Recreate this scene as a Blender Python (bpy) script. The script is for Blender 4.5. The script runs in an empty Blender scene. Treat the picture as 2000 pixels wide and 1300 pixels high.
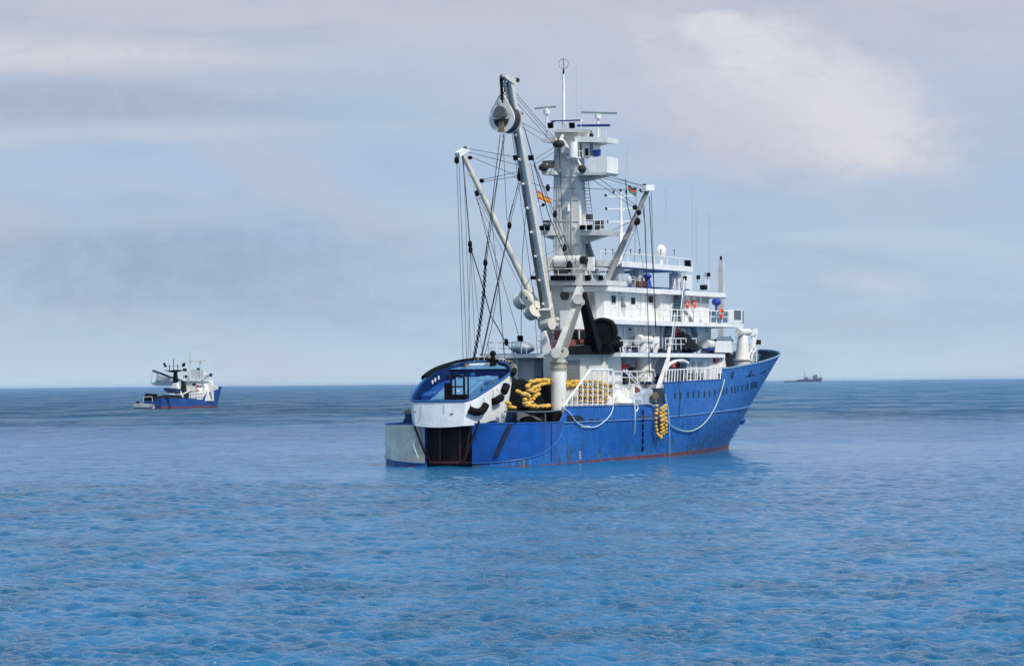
import bpy, bmesh, math, random
from mathutils import Vector as V, Matrix
R = math.radians
random.seed(7)
sc = bpy.context.scene
COL = sc.collection

# ---------------------------------------------------------------- camera
F = 6709.0; H = 6.5; ROLL = R(0.54); PITCH = math.atan((748-650)/F)
cam = bpy.data.cameras.new('camera'); co = bpy.data.objects.new('camera', cam); COL.objects.link(co)
cam.sensor_width = 36; cam.lens = F*36/2000; cam.clip_start = 1; cam.clip_end = 200000
fw = V((0, math.cos(PITCH), math.sin(PITCH))); r0 = V((1, 0, 0)); u0 = r0.cross(fw)
rt = math.cos(ROLL)*r0 - math.sin(ROLL)*u0; up = math.sin(ROLL)*r0 + math.cos(ROLL)*u0
M = Matrix((rt, up, -fw)).transposed().to_4x4(); M.translation = V((0, 0, H))
co.matrix_world = M; sc.camera = co
C0 = V((0, 0, H))

# ---------------------------------------------------------------- world
SUN_EL, SUN_AZ = R(46), R(140)      # azimuth clockwise from +Y (view direction)
w = bpy.data.worlds.new('World'); sc.world = w; w.use_nodes = True
nt = w.node_tree; nt.nodes.clear()

class NT:
    def __init__(s, nt): s.nt = nt
    def n(s, t, **k):
        o = s.nt.nodes.new(t)
        for a, b in k.items(): setattr(o, a, b)
        return o
    def l(s, a, b): s.nt.links.new(a, b)
    def put(s, sock, v):
        if hasattr(v, 'links'): s.l(v, sock)
        elif isinstance(v, (tuple, list)) and len(v) == 3 and sock.type == 'RGBA': sock.default_value = (*v, 1)
        else: sock.default_value = v
    def m(s, op, a, b=None, c=None, clamp=False):
        o = s.n('ShaderNodeMath', operation=op, use_clamp=clamp)
        for i, v in enumerate((a, b, c)):
            if v is not None: s.put(o.inputs[i], v)
        return o.outputs[0]
    def mr(s, v, a, b, c=0., d=1., smooth=True):
        o = s.n('ShaderNodeMapRange'); o.interpolation_type = 'SMOOTHSTEP' if smooth else 'LINEAR'
        s.put(o.inputs[0], v)
        for i, x in enumerate((a, b, c, d)): s.put(o.inputs[i+1], x)
        return o.outputs[0]
    def xyz(s, x, y, z=0.):
        o = s.n('ShaderNodeCombineXYZ')
        for i, v in enumerate((x, y, z)): s.put(o.inputs[i], v)
        return o.outputs[0]
    def noise(s, vec, scale, detail=3., rough=.55, dist=0., out=0):
        o = s.n('ShaderNodeTexNoise')
        if vec is not None: s.l(vec, o.inputs['Vector'])
        o.inputs['Scale'].default_value = scale; o.inputs['Detail'].default_value = detail
        o.inputs['Roughness'].default_value = rough; o.inputs['Distortion'].default_value = dist
        return o.outputs[out]
    def mix(s, f, a, b, blend='MIX'):
        o = s.n('ShaderNodeMix', data_type='RGBA', blend_type=blend)
        s.put(o.inputs[0], f); s.put(o.inputs[6], a); s.put(o.inputs[7], b)
        return o.outputs[2]
    def mapping(s, vec, scale=(1, 1, 1), rot=(0, 0, 0)):
        o = s.n('ShaderNodeMapping'); s.l(vec, o.inputs[0])
        o.inputs['Scale'].default_value = scale; o.inputs['Rotation'].default_value = rot
        return o.outputs[0]

def lin(r, g, b):
    f = lambda c: c/12.92 if c <= .04045 else ((c+.055)/1.055)**2.4
    return (f(r/255), f(g/255), f(b/255))

T = NT(nt)
sky = T.n('ShaderNodeTexSky', sky_type='NISHITA'); sky.sun_disc = False
sky.sun_elevation = SUN_EL; sky.sun_rotation = SUN_AZ; sky.air_density = 1.2; sky.dust_density = 1.5
tc = T.n('ShaderNodeTexCoord'); sp = T.n('ShaderNodeSeparateXYZ'); T.l(tc.outputs['Generated'], sp.inputs[0])
az = T.m('ARCTAN2', sp.outputs[0], sp.outputs[1]); el = T.m('ARCSINE', sp.outputs[2])
U = T.m('MULTIPLY', az, 6.709); W = T.m('MULTIPLY', el, 6.709)     # in thousands of picture pixels
uv = T.xyz(U, W)
n1 = T.noise(T.mapping(uv, (1, 1.9, 1)), 4.2, 8, .62, .5); n2 = T.noise(T.mapping(uv, (.8, 3.2, 1)), 2.1, 5, .55, .5)
n3 = T.noise(T.mapping(uv, (1, 1.5, 1)), 12., 8, .68, .6)
def blob(cx, cy, rx, ry, edge, dist, rot=0.):
    u = (cx-1000)/1000; v = (748-cy)/1000
    du = T.m('SUBTRACT', U, u); dv = T.m('SUBTRACT', W, v)
    c, s_ = math.cos(rot), math.sin(rot)
    a = T.m('DIVIDE', T.m('ADD', T.m('MULTIPLY', du, c), T.m('MULTIPLY', dv, s_)), rx/1000)
    b = T.m('DIVIDE', T.m('SUBTRACT', T.m('MULTIPLY', dv, c), T.m('MULTIPLY', du, s_)), ry/1000)
    d = T.m('SQRT', T.m('ADD', T.m('MULTIPLY', a, a), T.m('MULTIPLY', b, b)))
    d = T.m('ADD', d, T.m('MULTIPLY', T.m('SUBTRACT', n1, .5), -dist)); d = T.m('ADD', d, T.m('MULTIPLY', T.m('SUBTRACT', n3, .5), -dist*.45))
    return T.mr(d, 1.0+edge*.5, 1.0-edge, 0, 1)
base = T.mix(T.mr(W, 0., .12), lin(190, 211, 230), lin(172, 196, 222))
base = T.mix(T.mr(W, .12, .45), base, lin(162, 186, 217))
base = T.mix(T.mr(W, .42, .75), base, lin(186, 189, 206))
base = T.mix(T.mr(W, .8, 1.7), base, lin(160, 200, 232))
base = T.mix(T.m('MULTIPLY', T.mr(n2, .45, .72), .5), base, lin(184, 190, 208))
base = T.mix(T.m('MULTIPLY', T.mr(n2, .5, .25), .45), base, lin(150, 168, 196))
for (cx, cy, rx, ry, e, d, rot, colr, f) in [
    (330, 500, 560, 120, .9, .9, 0, lin(140, 160, 192), .75),
    (150, 200, 620, 60, .9, .8, -.03, lin(150, 162, 190), .7),
    (160, 108, 420, 42, .8, .7, -.04, lin(208, 205, 213), .75),
    (560, 345, 240, 48, .9, 1., -.45, lin(186, 184, 202), .5),
    (10, 420, 120, 60, .9, .8, 0, lin(184, 182, 200), .45),
    (780, 210, 330, 90, .9, 1., -.1, lin(160, 186, 212), .5),
    (1100, 170, 260, 90, .9, .9, 0, lin(190, 192, 210), .6),
    (1560, 285, 340, 85, .8, .7, -.1, lin(186, 188, 206), .8),
    (1545, 215, 330, 145, .6, 1.0, -.38, lin(210, 208, 218), .85),
    (1610, 190, 235, 105, .5, 1.1, -.5, lin(219, 216, 222), .45),
    (1380, 250, 260, 90, .9, 1.1, -.2, lin(190, 190, 208), .6),
    (1690, 235, 120, 120, .35, .55, -.6, lin(217, 214, 221), .5),
    (1440, 85, 120, 50, .4, .9, -.4, lin(216, 214, 222), .8),
    (300, 255, 420, 26, .8, 1.2, .02, lin(196, 200, 214), .5),
    (520, 150, 340, 24, .8, 1.2, -.05, lin(172, 180, 204), .6),
    (250, 420, 380, 30, .8, 1.2, .03, lin(172, 190, 214), .5),
    (880, 420, 260, 40, .9, 1.2, -.15, lin(180, 198, 220), .5),
    (1750, 480, 260, 26, .8, 1.2, -.05, lin(188, 202, 220), .5),
    (1900, 130, 220, 130, .9, .9, 0, lin(182, 187, 208), .5),
    (1705, 560, 110, 34, .8, 1.6, -.1, lin(200, 209, 223), .5),
    (1700, 400, 330, 50, .9, .9, 0, lin(166, 186, 212), .5),
    (1600, 640, 420, 30, .9, .9, 0, lin(166, 188, 214), .45),
    (620, 590, 420, 40, .9, .9, 0, lin(152, 174, 204), .45)]:
    base = T.mix(T.m('MULTIPLY', T.m('MULTIPLY', blob(cx, cy, rx, ry, e, d, rot), f), T.mr(n3, .25, .62, .55, 1.)), base, colr)
n4 = T.noise(T.mapping(uv, (.7, 3.6, 1), (0, 0, .05)), 5.5, 9, .66, .8)
base = T.mix(T.m('MULTIPLY', T.mr(n4, .5, .8), .18), base, lin(205, 208, 220))
base = T.mix(T.m('MULTIPLY', T.mr(n4, .48, .2), .25), base, lin(145, 166, 196))
bg1 = T.n('ShaderNodeBackground'); T.l(sky.outputs[0], bg1.inputs[0]); bg1.inputs[1].default_value = .1
bg2 = T.n('ShaderNodeBackground'); T.l(base, bg2.inputs[0]); bg2.inputs[1].default_value = 1.
mx = T.n('ShaderNodeMixShader'); mx.inputs[0].default_value = .9
T.l(bg1.outputs[0], mx.inputs[1]); T.l(bg2.outputs[0], mx.inputs[2])
wo = T.n('ShaderNodeOutputWorld'); T.l(mx.outputs[0], wo.inputs[0])

sl = bpy.data.lights.new('sun', 'SUN'); so = bpy.data.objects.new('sun', sl); COL.objects.link(so)
sl.energy = 3.5; sl.angle = R(6); sl.color = (1, .97, .92)
sd = V((math.sin(SUN_AZ)*math.cos(SUN_EL), math.cos(SUN_AZ)*math.cos(SUN_EL), math.sin(SUN_EL)))
so.rotation_euler = sd.to_track_quat('Z', 'Y').to_euler()
sc.view_settings.view_transform = 'Standard'; sc.view_settings.look = 'None'
sc.view_settings.exposure = 0.13; sc.view_settings.gamma = 1

# ---------------------------------------------------------------- materials
MATS = {}
def mat(name, col, rough=.5, var=.12, rust=0., streak=0., metal=0., bump=0., scale=1., spec=.5):
    if name in MATS: return MATS[name]
    m = bpy.data.materials.new(name); m.use_nodes = True; t = NT(m.node_tree)
    b = m.node_tree.nodes['Principled BSDF']
    g = t.n('ShaderNodeNewGeometry').outputs['Position']
    na = t.noise(g, .9*scale, 5, .6); nb = t.noise(g, 5*scale, 4, .6)
    c = t.mix(t.mr(na, .3, .75), tuple(x*(1-var) for x in col), tuple(min(1, x*(1+var*.6)) for x in col))
    c = t.mix(t.m('MULTIPLY', t.mr(nb, .5, .8), var), c, tuple(x*.55 for x in col))
    if streak:
        st = t.noise(t.mapping(g, (3.5, 3.5, .28)), 1.3, 4, .6)
        c = t.mix(t.m('MULTIPLY', t.mr(st, .52, .75), streak), c, (col[0]*.5+.05, col[1]*.46+.03, col[2]*.4+.015))
    if rust:
        rs = t.noise(t.mapping(g, (2.2, 2.2, .6)), 1.7, 6, .68)
        c = t.mix(t.m('MULTIPLY', t.mr(rs, .6, .68), rust), c, (.16, .065, .025))
    t.put(b.inputs['Base Color'], c)
    t.put(b.inputs['Roughness'], t.mr(nb, .2, .8, max(.02, rough-.1), min(1, rough+.12)))
    b.inputs['Metallic'].default_value = metal; b.inputs['Specular IOR Level'].default_value = spec
    if bump:
        bp = t.n('ShaderNodeBump'); bp.inputs['Strength'].default_value = bump; bp.inputs['Distance'].default_value = .05
        t.l(t.noise(g, 2.5*scale, 5, .6), bp.inputs['Height']); t.l(bp.outputs[0], b.inputs['Normal'])
    MATS[name] = m; return m

WHITE = mat('white_paint', (.83, .805, .765), .45, .1, .22, .22)
WHITEW = mat('worn_white_paint', (.78, .74, .68), .5, .16, .55, .42)
CREAM = mat('cream_paint', (.72, .69, .62), .5, .1, .1, .12)
MASTG = mat('mast_grey_white', (.69, .66, .62), .5, .12, .18, .26)
BOOMG = mat('boom_grey', (.42, .40, .37), .5, .14, .25, .2)
BOOML = mat('boom_light', (.66, .61, .53), .5, .14, .2, .2)
CRANEC = mat('crane_worn_cream', (.56, .53, .46), .55, .2, .45, .4)
RUSTY = mat('rusty_pedestal', (.42, .36, .28), .65, .25, .8, .5)
DOORG = mat('door_grey', (.30, .33, .38), .5, .1)
GREYW = mat('grey_white_paint', (.52, .52, .53), .5, .08)  # plain grey-white for doors, frames, pipes and fittings
BLACK = mat('black_rubber', (.006, .006, .007), .7, .2, bump=.3, spec=.12)
DARK = mat('dark_steel', (.012, .012, .014), .6, .2, spec=.2)
ROPE = mat('dark_rope', (.02, .02, .024), .8, .2, spec=.1)
WIRE = mat('wire_grey', (.12, .125, .135), .6, .2)
LROPE = mat('pale_hose', (.62, .72, .72), .6, .1)
GROPE = mat('greenish_rope', (.42, .56, .48), .7, .1)
GLASS = mat('dark_glass', (.004, .006, .010), .3, .05, spec=.06)
GLASSB = mat('blue_glass', (.10, .17, .24), .12, .1)
BLUE = mat('deck_blue', (.008, .08, .30), .45, .15, .0, .1)
LBLUE = mat('skiff_blue', (.006, .07, .29), .4, .18, .04, .12)
PBLUE = mat('pale_skiff_blue', (.09, .22, .36), .5, .15, .06, .1)
TARPB = mat('blue_tarp', (.01, .035, .32), .6, .15, bump=.5)
RAILB = mat('rail_blue_dark', (.01, .04, .13), .5, .1)
RED = mat('red_paint', (.55, .03, .02), .45, .1)
ORANGE = mat('orange_ring', (.75, .10, .035), .5, .1)
YELLOW = mat('float_yellow', (.74, .42, .05), .6, .4, .15, scale=3)
YELLOWB = mat('float_pale', (.62, .40, .14), .6, .25, scale=3)
NET = mat('black_net', (.008, .008, .009), .95, .3, bump=1., scale=2.5, spec=.1)
BROWN = mat('brown_box', (.16, .06, .025), .6, .15)
RREDB = mat('dull_red_brown', (.20, .06, .05), .5, .2, .2)
DKRED = mat('dark_red_steel', (.035, .011, .010), .6, .3, .3)
BLADE = mat('radar_grey_green', (.20, .27, .26), .5, .1)
RBLUE = mat('radar_blue', (.01, .04, .17), .45, .1)
SHEENG = mat('reflected_light_grey', (.66, .655, .57), .3, .35, .2, .4, metal=.3, scale=.5)  # grey tone painted in for light reflected off the port stern panel
TARPK = mat('black_tarp', (.008, .008, .01), .7, .3, bump=1., spec=.15)
ROPEP = mat('brown_hemp', (.22, .14, .08), .9, .25)
NAVY = mat('far_navy', (.03, .045, .12), .6, .1)
SHIPBL = mat('second_hull_blue', (.01, .075, .30), .4, .15, .05, .2)
TRED = mat('boot_red', (.25, .03, .02), .6, .2)

def hull_mat():
    m = bpy.data.materials.new('hull_blue'); m.use_nodes = True; t = NT(m.node_tree)
    b = m.node_tree.nodes['Principled BSDF']
    g = t.n('ShaderNodeNewGeometry').outputs['Position']; s = t.n('ShaderNodeSeparateXYZ'); t.l(g, s.inputs[0])
    oc = t.n('ShaderNodeTexCoord').outputs['Object']; so_ = t.n('ShaderNodeSeparateXYZ'); t.l(oc, so_.inputs[0])
    fwd = so_.outputs[1]; z = s.outputs[2]
    big = t.noise(g, .22, 4, .6); mid = t.noise(g, 1.4, 5, .65)
    st = t.noise(t.mapping(g, (1.6, 1.6, .10)), 1.6, 6, .65); st2 = t.noise(t.mapping(g, (4.5, 4.5, .25)), 1.5, 5, .65)
    c = t.mix(t.mr(big, .35, .7), (.003, .092, .35), (.006, .122, .43))
    c = t.mix(t.m('MULTIPLY', t.mr(fwd, 16., 50.), .6), c, (.030, .13, .36))            # sun-faded paint forward
    c = t.mix(t.m('MULTIPLY', t.mr(st, .5, .72), .45), c, (.004, .040, .19))
    c = t.mix(t.m('MULTIPLY', t.mr(st2, .55, .75), .32), c, (.09, .21, .45))
    # plate seams
    for per, ax in ((6.0, fwd), (1.9, z)):
        fr = t.m('FRACT', t.m('DIVIDE', ax, per)); ln = t.mr(t.m('ABSOLUTE', t.m('SUBTRACT', fr, .5)), .02/per, .05/per)
        c = t.mix(t.m('MULTIPLY', t.m('SUBTRACT', 1., ln), .35), c, (.008, .06, .27))
    # algae and bare patches low down
    low = t.mr(z, 2.3, .6); c = t.mix(t.m('MULTIPLY', t.m('MULTIPLY', low, t.mr(t.noise(g, .55, 5, .65), .52, .62)), .7), c, (.02, .055, .06))
    low2 = t.mr(z, 1.3, .35); c = t.mix(t.m('MULTIPLY', t.m('MULTIPLY', low2, t.mr(st2, .56, .66)), .75), c, (.22, .38, .36))
    rr = t.m('MULTIPLY', t.mr(t.noise(t.mapping(g, (1.8, 1.8, .22)), 1.9, 6, .7), .62, .70), .7); c = t.mix(rr, c, (.09, .05, .035))
    # boot topping rising forward
    line = t.m('ADD', t.m('MULTIPLY', fwd, .0075), .05)
    line = t.m('ADD', line, t.m('MULTIPLY', t.m('SUBTRACT', mid, .5), .3))
    red = t.mix(t.mr(mid, .4, .65), (.11, .018, .025), (.20, .07, .065)); red = t.mix(t.mr(st2, .64, .7), red, (.36, .30, .27))
    c = t.mix(t.mr(t.m('SUBTRACT', z, line), .05, -.05), c, red)
    t.put(b.inputs['Base Color'], c); t.put(b.inputs['Roughness'], t.mr(mid, .3, .7, .35, .55)); b.inputs['Specular IOR Level'].default_value = .35
    bp = t.n('ShaderNodeBump'); bp.inputs['Strength'].default_value = .6; bp.inputs['Distance'].default_value = .3
    fr_ = t.m('MULTIPLY', t.m('ABSOLUTE', t.m('SINE', t.m('MULTIPLY', fwd, 4.2))), .06)
    t.l(t.m('ADD', t.noise(t.mapping(g, (1, 1, .8)), .9, 3, .55), fr_), bp.inputs['Height']); t.l(bp.outputs[0], b.inputs['Normal'])
    return m
HULL = hull_mat()

def skiffw_mat():
    m = mat('skiff_white', (.82, .81, .79), .5, .12, .14, .2, bump=.3)
    return m
SKW = skiffw_mat()

# ---------------------------------------------------------------- frames & objects
class Frame:
    def __init__(s, x, y, th):
        s.O = V((x, y, 0)); s.th = th
        s.et = V((math.cos(th), -math.sin(th), 0)); s.es = V((math.sin(th), math.cos(th), 0)); s.ez = V((0, 0, 1))
    def w(s, p): return s.O + s.et*p[0] + s.es*p[1] + s.ez*p[2]
    def loc(s, p): q = p - s.O; return V((q.dot(s.et), q.dot(s.es), q.z))
    def ray(s, px, py):
        d = fw + rt*((px-1000)/F) - up*((py-650)/F)
        return s.loc(C0), V((d.dot(s.et), d.dot(s.es), d.z))
    def P(self, px, py, t=None, s=None, z=None):
        c, d = self.ray(px, py)
        k = (t-c[0])/d[0] if t is not None else (s-c[1])/d[1] if s is not None else (z-c[2])/d[2]
        return c + d*k
SF = Frame(-5.4, 269.5, R(22.6))
def P(px, py, t=None, s=None, z=None): return SF.P(px, py, t, s, z)
ORG = {}; FR = {}
def empty(name, base, label, cat, frame=SF, group=None):
    o = bpy.data.objects.new(name, None); COL.objects.link(o); o.empty_display_size = .5
    o.location = frame.w(base); o.rotation_euler = (0, 0, -frame.th)
    o['label'] = label; o['category'] = cat
    if group: o['group'] = group
    ORG[o] = V(base); FR[o] = frame
    return o

class MB:
    def __init__(s): s.v = []; s.f = []
    def add(s, vs, fs):
        k = len(s.v); s.v += [V(a) for a in vs]; s.f += [tuple(k+i for i in f) for f in fs]; return s
    def hexa(s, p):
        return s.add(p, [(0, 3, 2, 1), (4, 5, 6, 7), (0, 1, 5, 4), (1, 2, 6, 5), (2, 3, 7, 6), (3, 0, 4, 7)])
    def box(s, a, b, c, d, e, f):
        return s.hexa([(a, c, e), (b, c, e), (b, d, e), (a, d, e), (a, c, f), (b, c, f), (b, d, f), (a, d, f)])
    def bar(s, p0, p1, w, h, w1=None, h1=None, upv=(0, 0, 1)):
        p0, p1 = V(p0), V(p1); d = (p1-p0).normalized(); u = V(upv)
        if abs(d.dot(u)) > .95: u = V((0, 1, 0))
        x = d.cross(u).normalized(); y = x.cross(d); w1 = w if w1 is None else w1; h1 = h if h1 is None else h1
        q = []
        for p, a, b in ((p0, w, h), (p1, w1, h1)):
            q += [p-x*a/2-y*b/2, p+x*a/2-y*b/2, p+x*a/2+y*b/2, p-x*a/2+y*b/2]
        return s.hexa(q)
    def tube(s, pts, r, n=7, r1=None, closed=False):
        pts = [V(p) for p in pts]; N = len(pts); r1 = r if r1 is None else r1; vs = []; u = None
        for i, p in enumerate(pts):
            if closed: d = pts[(i+1) % N]-pts[i-1]
            else: d = pts[min(i+1, N-1)]-pts[max(i-1, 0)]
            d.normalize()
            if u is None: u = d.orthogonal().normalized()
            u = (u-d*u.dot(d)).normalized(); x = d.cross(u)
            rr = r+(r1-r)*i/max(1, N-1)
            vs += [p+(u*math.cos(2*math.pi*k/n)+x*math.sin(2*math.pi*k/n))*rr for k in range(n)]
        fs = []
        for i in range(N if closed else N-1):
            j = (i+1) % N
            fs += [(i*n+k, i*n+(k+1) % n, j*n+(k+1) % n, j*n+k) for k in range(n)]
        if not closed: fs += [tuple(range(n-1, -1, -1)), tuple((N-1)*n+k for k in range(n))]
        return s.add(vs, fs)
    def cyl(s, p0, p1, r, r1=None, n=14): return s.tube([p0, p1], r, n, r1)
    def prism(s, poly, vec):
        poly = [V(p) for p in poly]; n = len(poly); vec = V(vec)
        return s.add(poly+[p+vec for p in poly], [tuple(range(n-1, -1, -1)), tuple(range(n, 2*n))]+[(i, (i+1) % n, n+(i+1) % n, n+i) for i in range(n)])
    def sph(s, c, r, k=(1, 1, 1), nu=12, nv=8):
        c = V(c); vs = [c+V((0, 0, r*k[2]))]
        for j in range(1, nv):
            a = math.pi*j/nv
            vs += [c+V((r*k[0]*math.sin(a)*math.cos(2*math.pi*i/nu), r*k[1]*math.sin(a)*math.sin(2*math.pi*i/nu), r*k[2]*math.cos(a))) for i in range(nu)]
        vs.append(c-V((0, 0, r*k[2]))); fs = [(0, 1+i, 1+(i+1) % nu) for i in range(nu)]
        for j in range(nv-2):
            fs += [(1+j*nu+i, 1+(j+1)*nu+i, 1+(j+1)*nu+(i+1) % nu, 1+j*nu+(i+1) % nu) for i in range(nu)]
        L = len(vs)-1; fs += [(L, L-nu+(i+1) % nu, L-nu+i) for i in range(nu)]
        return s.add(vs, fs)
    def ring(s, c, ax, Rr, r, n=24, m=8, a0=0, a1=2*math.pi):
        c = V(c); ax = V(ax).normalized(); x = ax.orthogonal().normalized(); y = ax.cross(x)
        full = abs(a1-a0-2*math.pi) < 1e-6; N = n if full else n+1
        return s.tube([c+(x*math.cos(a0+(a1-a0)*i/n)+y*math.sin(a0+(a1-a0)*i/n))*Rr for i in range(N)], r, m, closed=full)
    def grid(s, rows):
        n = len(rows[0]); return s.add([p for r in rows for p in r], [(i*n+j, i*n+j+1, (i+1)*n+j+1, (i+1)*n+j) for i in range(len(rows)-1) for j in range(n-1)])
    def build(s, name, m, parent=None, smooth=False, label=None, cat=None, frame=SF, group=None, kind=None, recalc=True):
        if parent is not None: frame = FR[parent]
        lo = V([min(p[i] for p in s.v) for i in range(3)]); hi = V([max(p[i] for p in s.v) for i in range(3)])
        c = (lo+hi)/2
        if parent is None: c.z = lo.z
        if name in ('hull', 'stern_panel'): c = V((0, 0, 0))
        me = bpy.data.meshes.new(name); me.from_pydata([p-c for p in s.v], [], s.f)
        if recalc:
            bm = bmesh.new(); bm.from_mesh(me); bmesh.ops.recalc_face_normals(bm, faces=bm.faces); bm.to_mesh(me); bm.free()
        me.materials.append(m)
        if smooth:
            me.polygons.foreach_set('use_smooth', [True]*len(me.polygons))
            try: me.set_sharp_from_angle(angle=R(38))
            except Exception: pass
        o = bpy.data.objects.new(name, me); COL.objects.link(o)
        if parent is None: o.location = frame.w(c); o.rotation_euler = (0, 0, -frame.th)
        else: o.parent = parent; o.location = c-ORG[parent]
        ORG[o] = c; FR[o] = frame
        if label: o['label'] = label
        if cat: o['category'] = cat
        if group: o['group'] = group
        if kind: o['kind'] = kind
        return o

def sag(p0, p1, drop, n=14):
    p0, p1 = V(p0), V(p1)
    return [p0.lerp(p1, i/n)-V((0, 0, drop*4*(i/n)*(1-i/n))) for i in range(n+1)]
def smoothpts(pts, k=4):
    pts = [V(p) for p in pts]; out = []
    for i in range(len(pts)-1):
        a, b, c, d = pts[max(i-1, 0)], pts[i], pts[i+1], pts[min(i+2, len(pts)-1)]
        for j in range(k):
            t = j/k
            out.append(.5*((2*b)+(c-a)*t+(2*a-5*b+4*c-d)*t*t+(3*b-a-3*c+d)*t**3))
    out.append(pts[-1]); return out
def facet(px0, py0, px1, py1, t, th, up_=0.):
    """box on the plane t (its outer face), thickness th inboard, spanned by two picture corners"""
    a = P(px0, py0, t=t); b = P(px1, py1, t=t)
    return (t-th, t, min(a.y, b.y), max(a.y, b.y), min(a.z, b.z), max(a.z, b.z))
def sbox(px0, py0, px1, py1, s, th):
    """box on the plane s (its aft face)"""
    a = P(px0, py0, s=s); b = P(px1, py1, s=s)
    return (min(a.x, b.x), max(a.x, b.x), s, s+th, min(a.z, b.z), max(a.z, b.z))

# ================================================================ WATER
def sea():
    import numpy as np
    rng = np.random.default_rng(5)
    # one sheet: a polar grid fine near the viewpoint, coarser outwards, running to the horizon
    A = math.radians(17); na = 900
    ang = np.concatenate([-np.radians([178, 150, 120, 95, 70, 50, 35, 26, 20]), np.linspace(-A, A, na), np.radians([20, 26, 35, 50, 70, 95, 120, 150, 178])])
    rad = [3., 15., 50., 80., 95.]
    while rad[-1] < 1500: rad.append(rad[-1]*(1.001+.002*min(1, max(0, (rad[-1]-280)/450))))
    while rad[-1] < 110000: rad.append(rad[-1]*1.35)
    rad = np.array(rad); RR, AA = np.meshgrid(rad, ang, indexing='ij')
    X = RR*np.sin(AA); Y = RR*np.cos(AA)-60.; Z = np.zeros_like(X); cell = RR*(.00085+.0014*np.clip((RR-280)/450, 0, 1))
    patch = .5+.5*np.sin(X*.021+1.3*np.sin(Y*.013+.7))*np.sin(Y*.017+1.1*np.sin(X*.011)+2.)
    w1 = np.sin(X*.045+2*np.sin(Y*.02))+np.sin(Y*.06+X*.02+1.5*np.sin(X*.03))
    calm = .95*np.exp(-((X-36-.1*(Y-250))/38)**2)*np.exp(-((Y-300)/110)**2)+.5*np.exp(-((Y-320-.3*X)/85)**2)
    calm += .75*np.exp(-((X-6-.42*(Y-270))/17)**2)*np.exp(-((Y-255)/24)**2)      # sheltered water beside the ship
    calm = np.clip(calm*(1+.22*w1), 0, 1)
    amp = (.82+.6*patch)*(1-.5*calm)
    far = np.clip((RR-450)/600, 0, 1); ripple = (amp*(1-far)+far*(1.25-.5*np.clip(X/(RR+1)*8+.5, 0, 1)))
    for i in range(150):
        lam = .3*(18 ** (i/149.)) * rng.uniform(.9, 1.1)           # 0.3 m to 8 m
        th = math.radians(rng.normal(205, 62)); k = 2*math.pi/lam
        slope = .058 * (1 if lam < .5 else (.5/lam)**.8)
        fade = np.clip((lam/cell-2.6)/2.4, 0, 1)
        ph = rng.uniform(0, 6.28); arg = k*(X*math.sin(th)+Y*math.cos(th))+ph
        Z += slope/k*fade*np.sin(arg)*(amp if lam < 6 else 1)
    Z *= np.clip((A*1.0-np.abs(AA))/.02, 0, 1)*np.clip((RR-96)/6, 0, 1)*np.clip((1500-RR)/300, 0, 1)
    n, m_ = X.shape
    me = bpy.data.meshes.new('sea'); vs = np.stack([X, Y, Z], -1).reshape(-1, 3)
    idx = np.arange(n*m_).reshape(n, m_)
    q = np.stack([idx[:-1, :-1], idx[:-1, 1:], idx[1:, 1:], idx[1:, :-1]], -1).reshape(-1, 4)[:, ::-1]
    me.vertices.add(len(vs)); me.vertices.foreach_set('co', vs.ravel()); me.loops.add(q.size); me.loops.foreach_set('vertex_index', q.ravel())
    me.polygons.add(len(q)); me.polygons.foreach_set('loop_start', np.arange(0, q.size, 4)); me.polygons.foreach_set('loop_total', np.full(len(q), 4))
    me.update(calc_edges=True); me.polygons.foreach_set('use_smooth', np.ones(len(q), bool))
    at = me.attributes.new('ripple', 'FLOAT', 'POINT'); at.data.foreach_set('value', ripple.ravel().astype('f'))
    o = bpy.data.objects.new('sea', me); COL.objects.link(o); o['kind'] = 'structure'; o['label'] = 'blue rippled open sea'
    m = bpy.data.materials.new('sea_water'); m.use_nodes = True; t = NT(m.node_tree)
    b = m.node_tree.nodes['Principled BSDF']
    g = t.n('ShaderNodeNewGeometry').outputs['Position']; s = t.n('ShaderNodeSeparateXYZ'); t.l(g, s.inputs[0])
    big = t.noise(t.mapping(g, (.35, 1, 1)), .012, 4, .6, .5); band = t.noise(t.mapping(g, (.25, 1, 1)), .035, 4, .6)
    wa = t.noise(t.mapping(g, (.7, 1.15, 1), (0, 0, .35)), 4.4, 6, .6, .3)
    wb = t.noise(t.mapping(g, (.6, 1., 1), (0, 0, -.25)), .45, 3, .55, .4)
    wc = t.noise(t.mapping(g, (.8, 1., 1), (0, 0, .1)), 8., 3, .6)
    hgt = t.m('ADD', t.m('ADD', t.m('MULTIPLY', wa, .40), t.m('MULTIPLY', wb, .12)), t.m('MULTIPLY', wc, .05))
    bp = t.n('ShaderNodeBump'); t.l(hgt, bp.inputs['Height']); bp.inputs['Distance'].default_value = 1.
    gust = t.mr(t.noise(t.mapping(g, (.9, .35, 1), (0, 0, .1)), .30, 9, .78, .2), .38, .62, .5, 1.5)
    ra = t.n('ShaderNodeAttribute'); ra.attribute_name = 'ripple'; rip = ra.outputs['Fac']
    t.put(bp.inputs['Strength'], t.m('MULTIPLY', t.m('MULTIPLY', t.m('MULTIPLY', t.mr(t.m('ADD', t.m('MULTIPLY', big, .6), t.m('MULTIPLY', band, .4)), .38, .62, .65, 1.15), rip), gust), t.mr(s.outputs[1], 280., 900., .9, 2.8)))
    t.l(bp.outputs[0], b.inputs['Normal'])
    c = t.mix(t.mr(big, .35, .65), (.0005, .100, .235), (.001, .122, .285))
    t.put(b.inputs['Base Color'], c); b.inputs['IOR'].default_value = 1.333
    g2 = t.noise(t.mapping(g, (.8, .22, 1), (0, 0, .06)), .05, 10, .8, .2)
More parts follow.
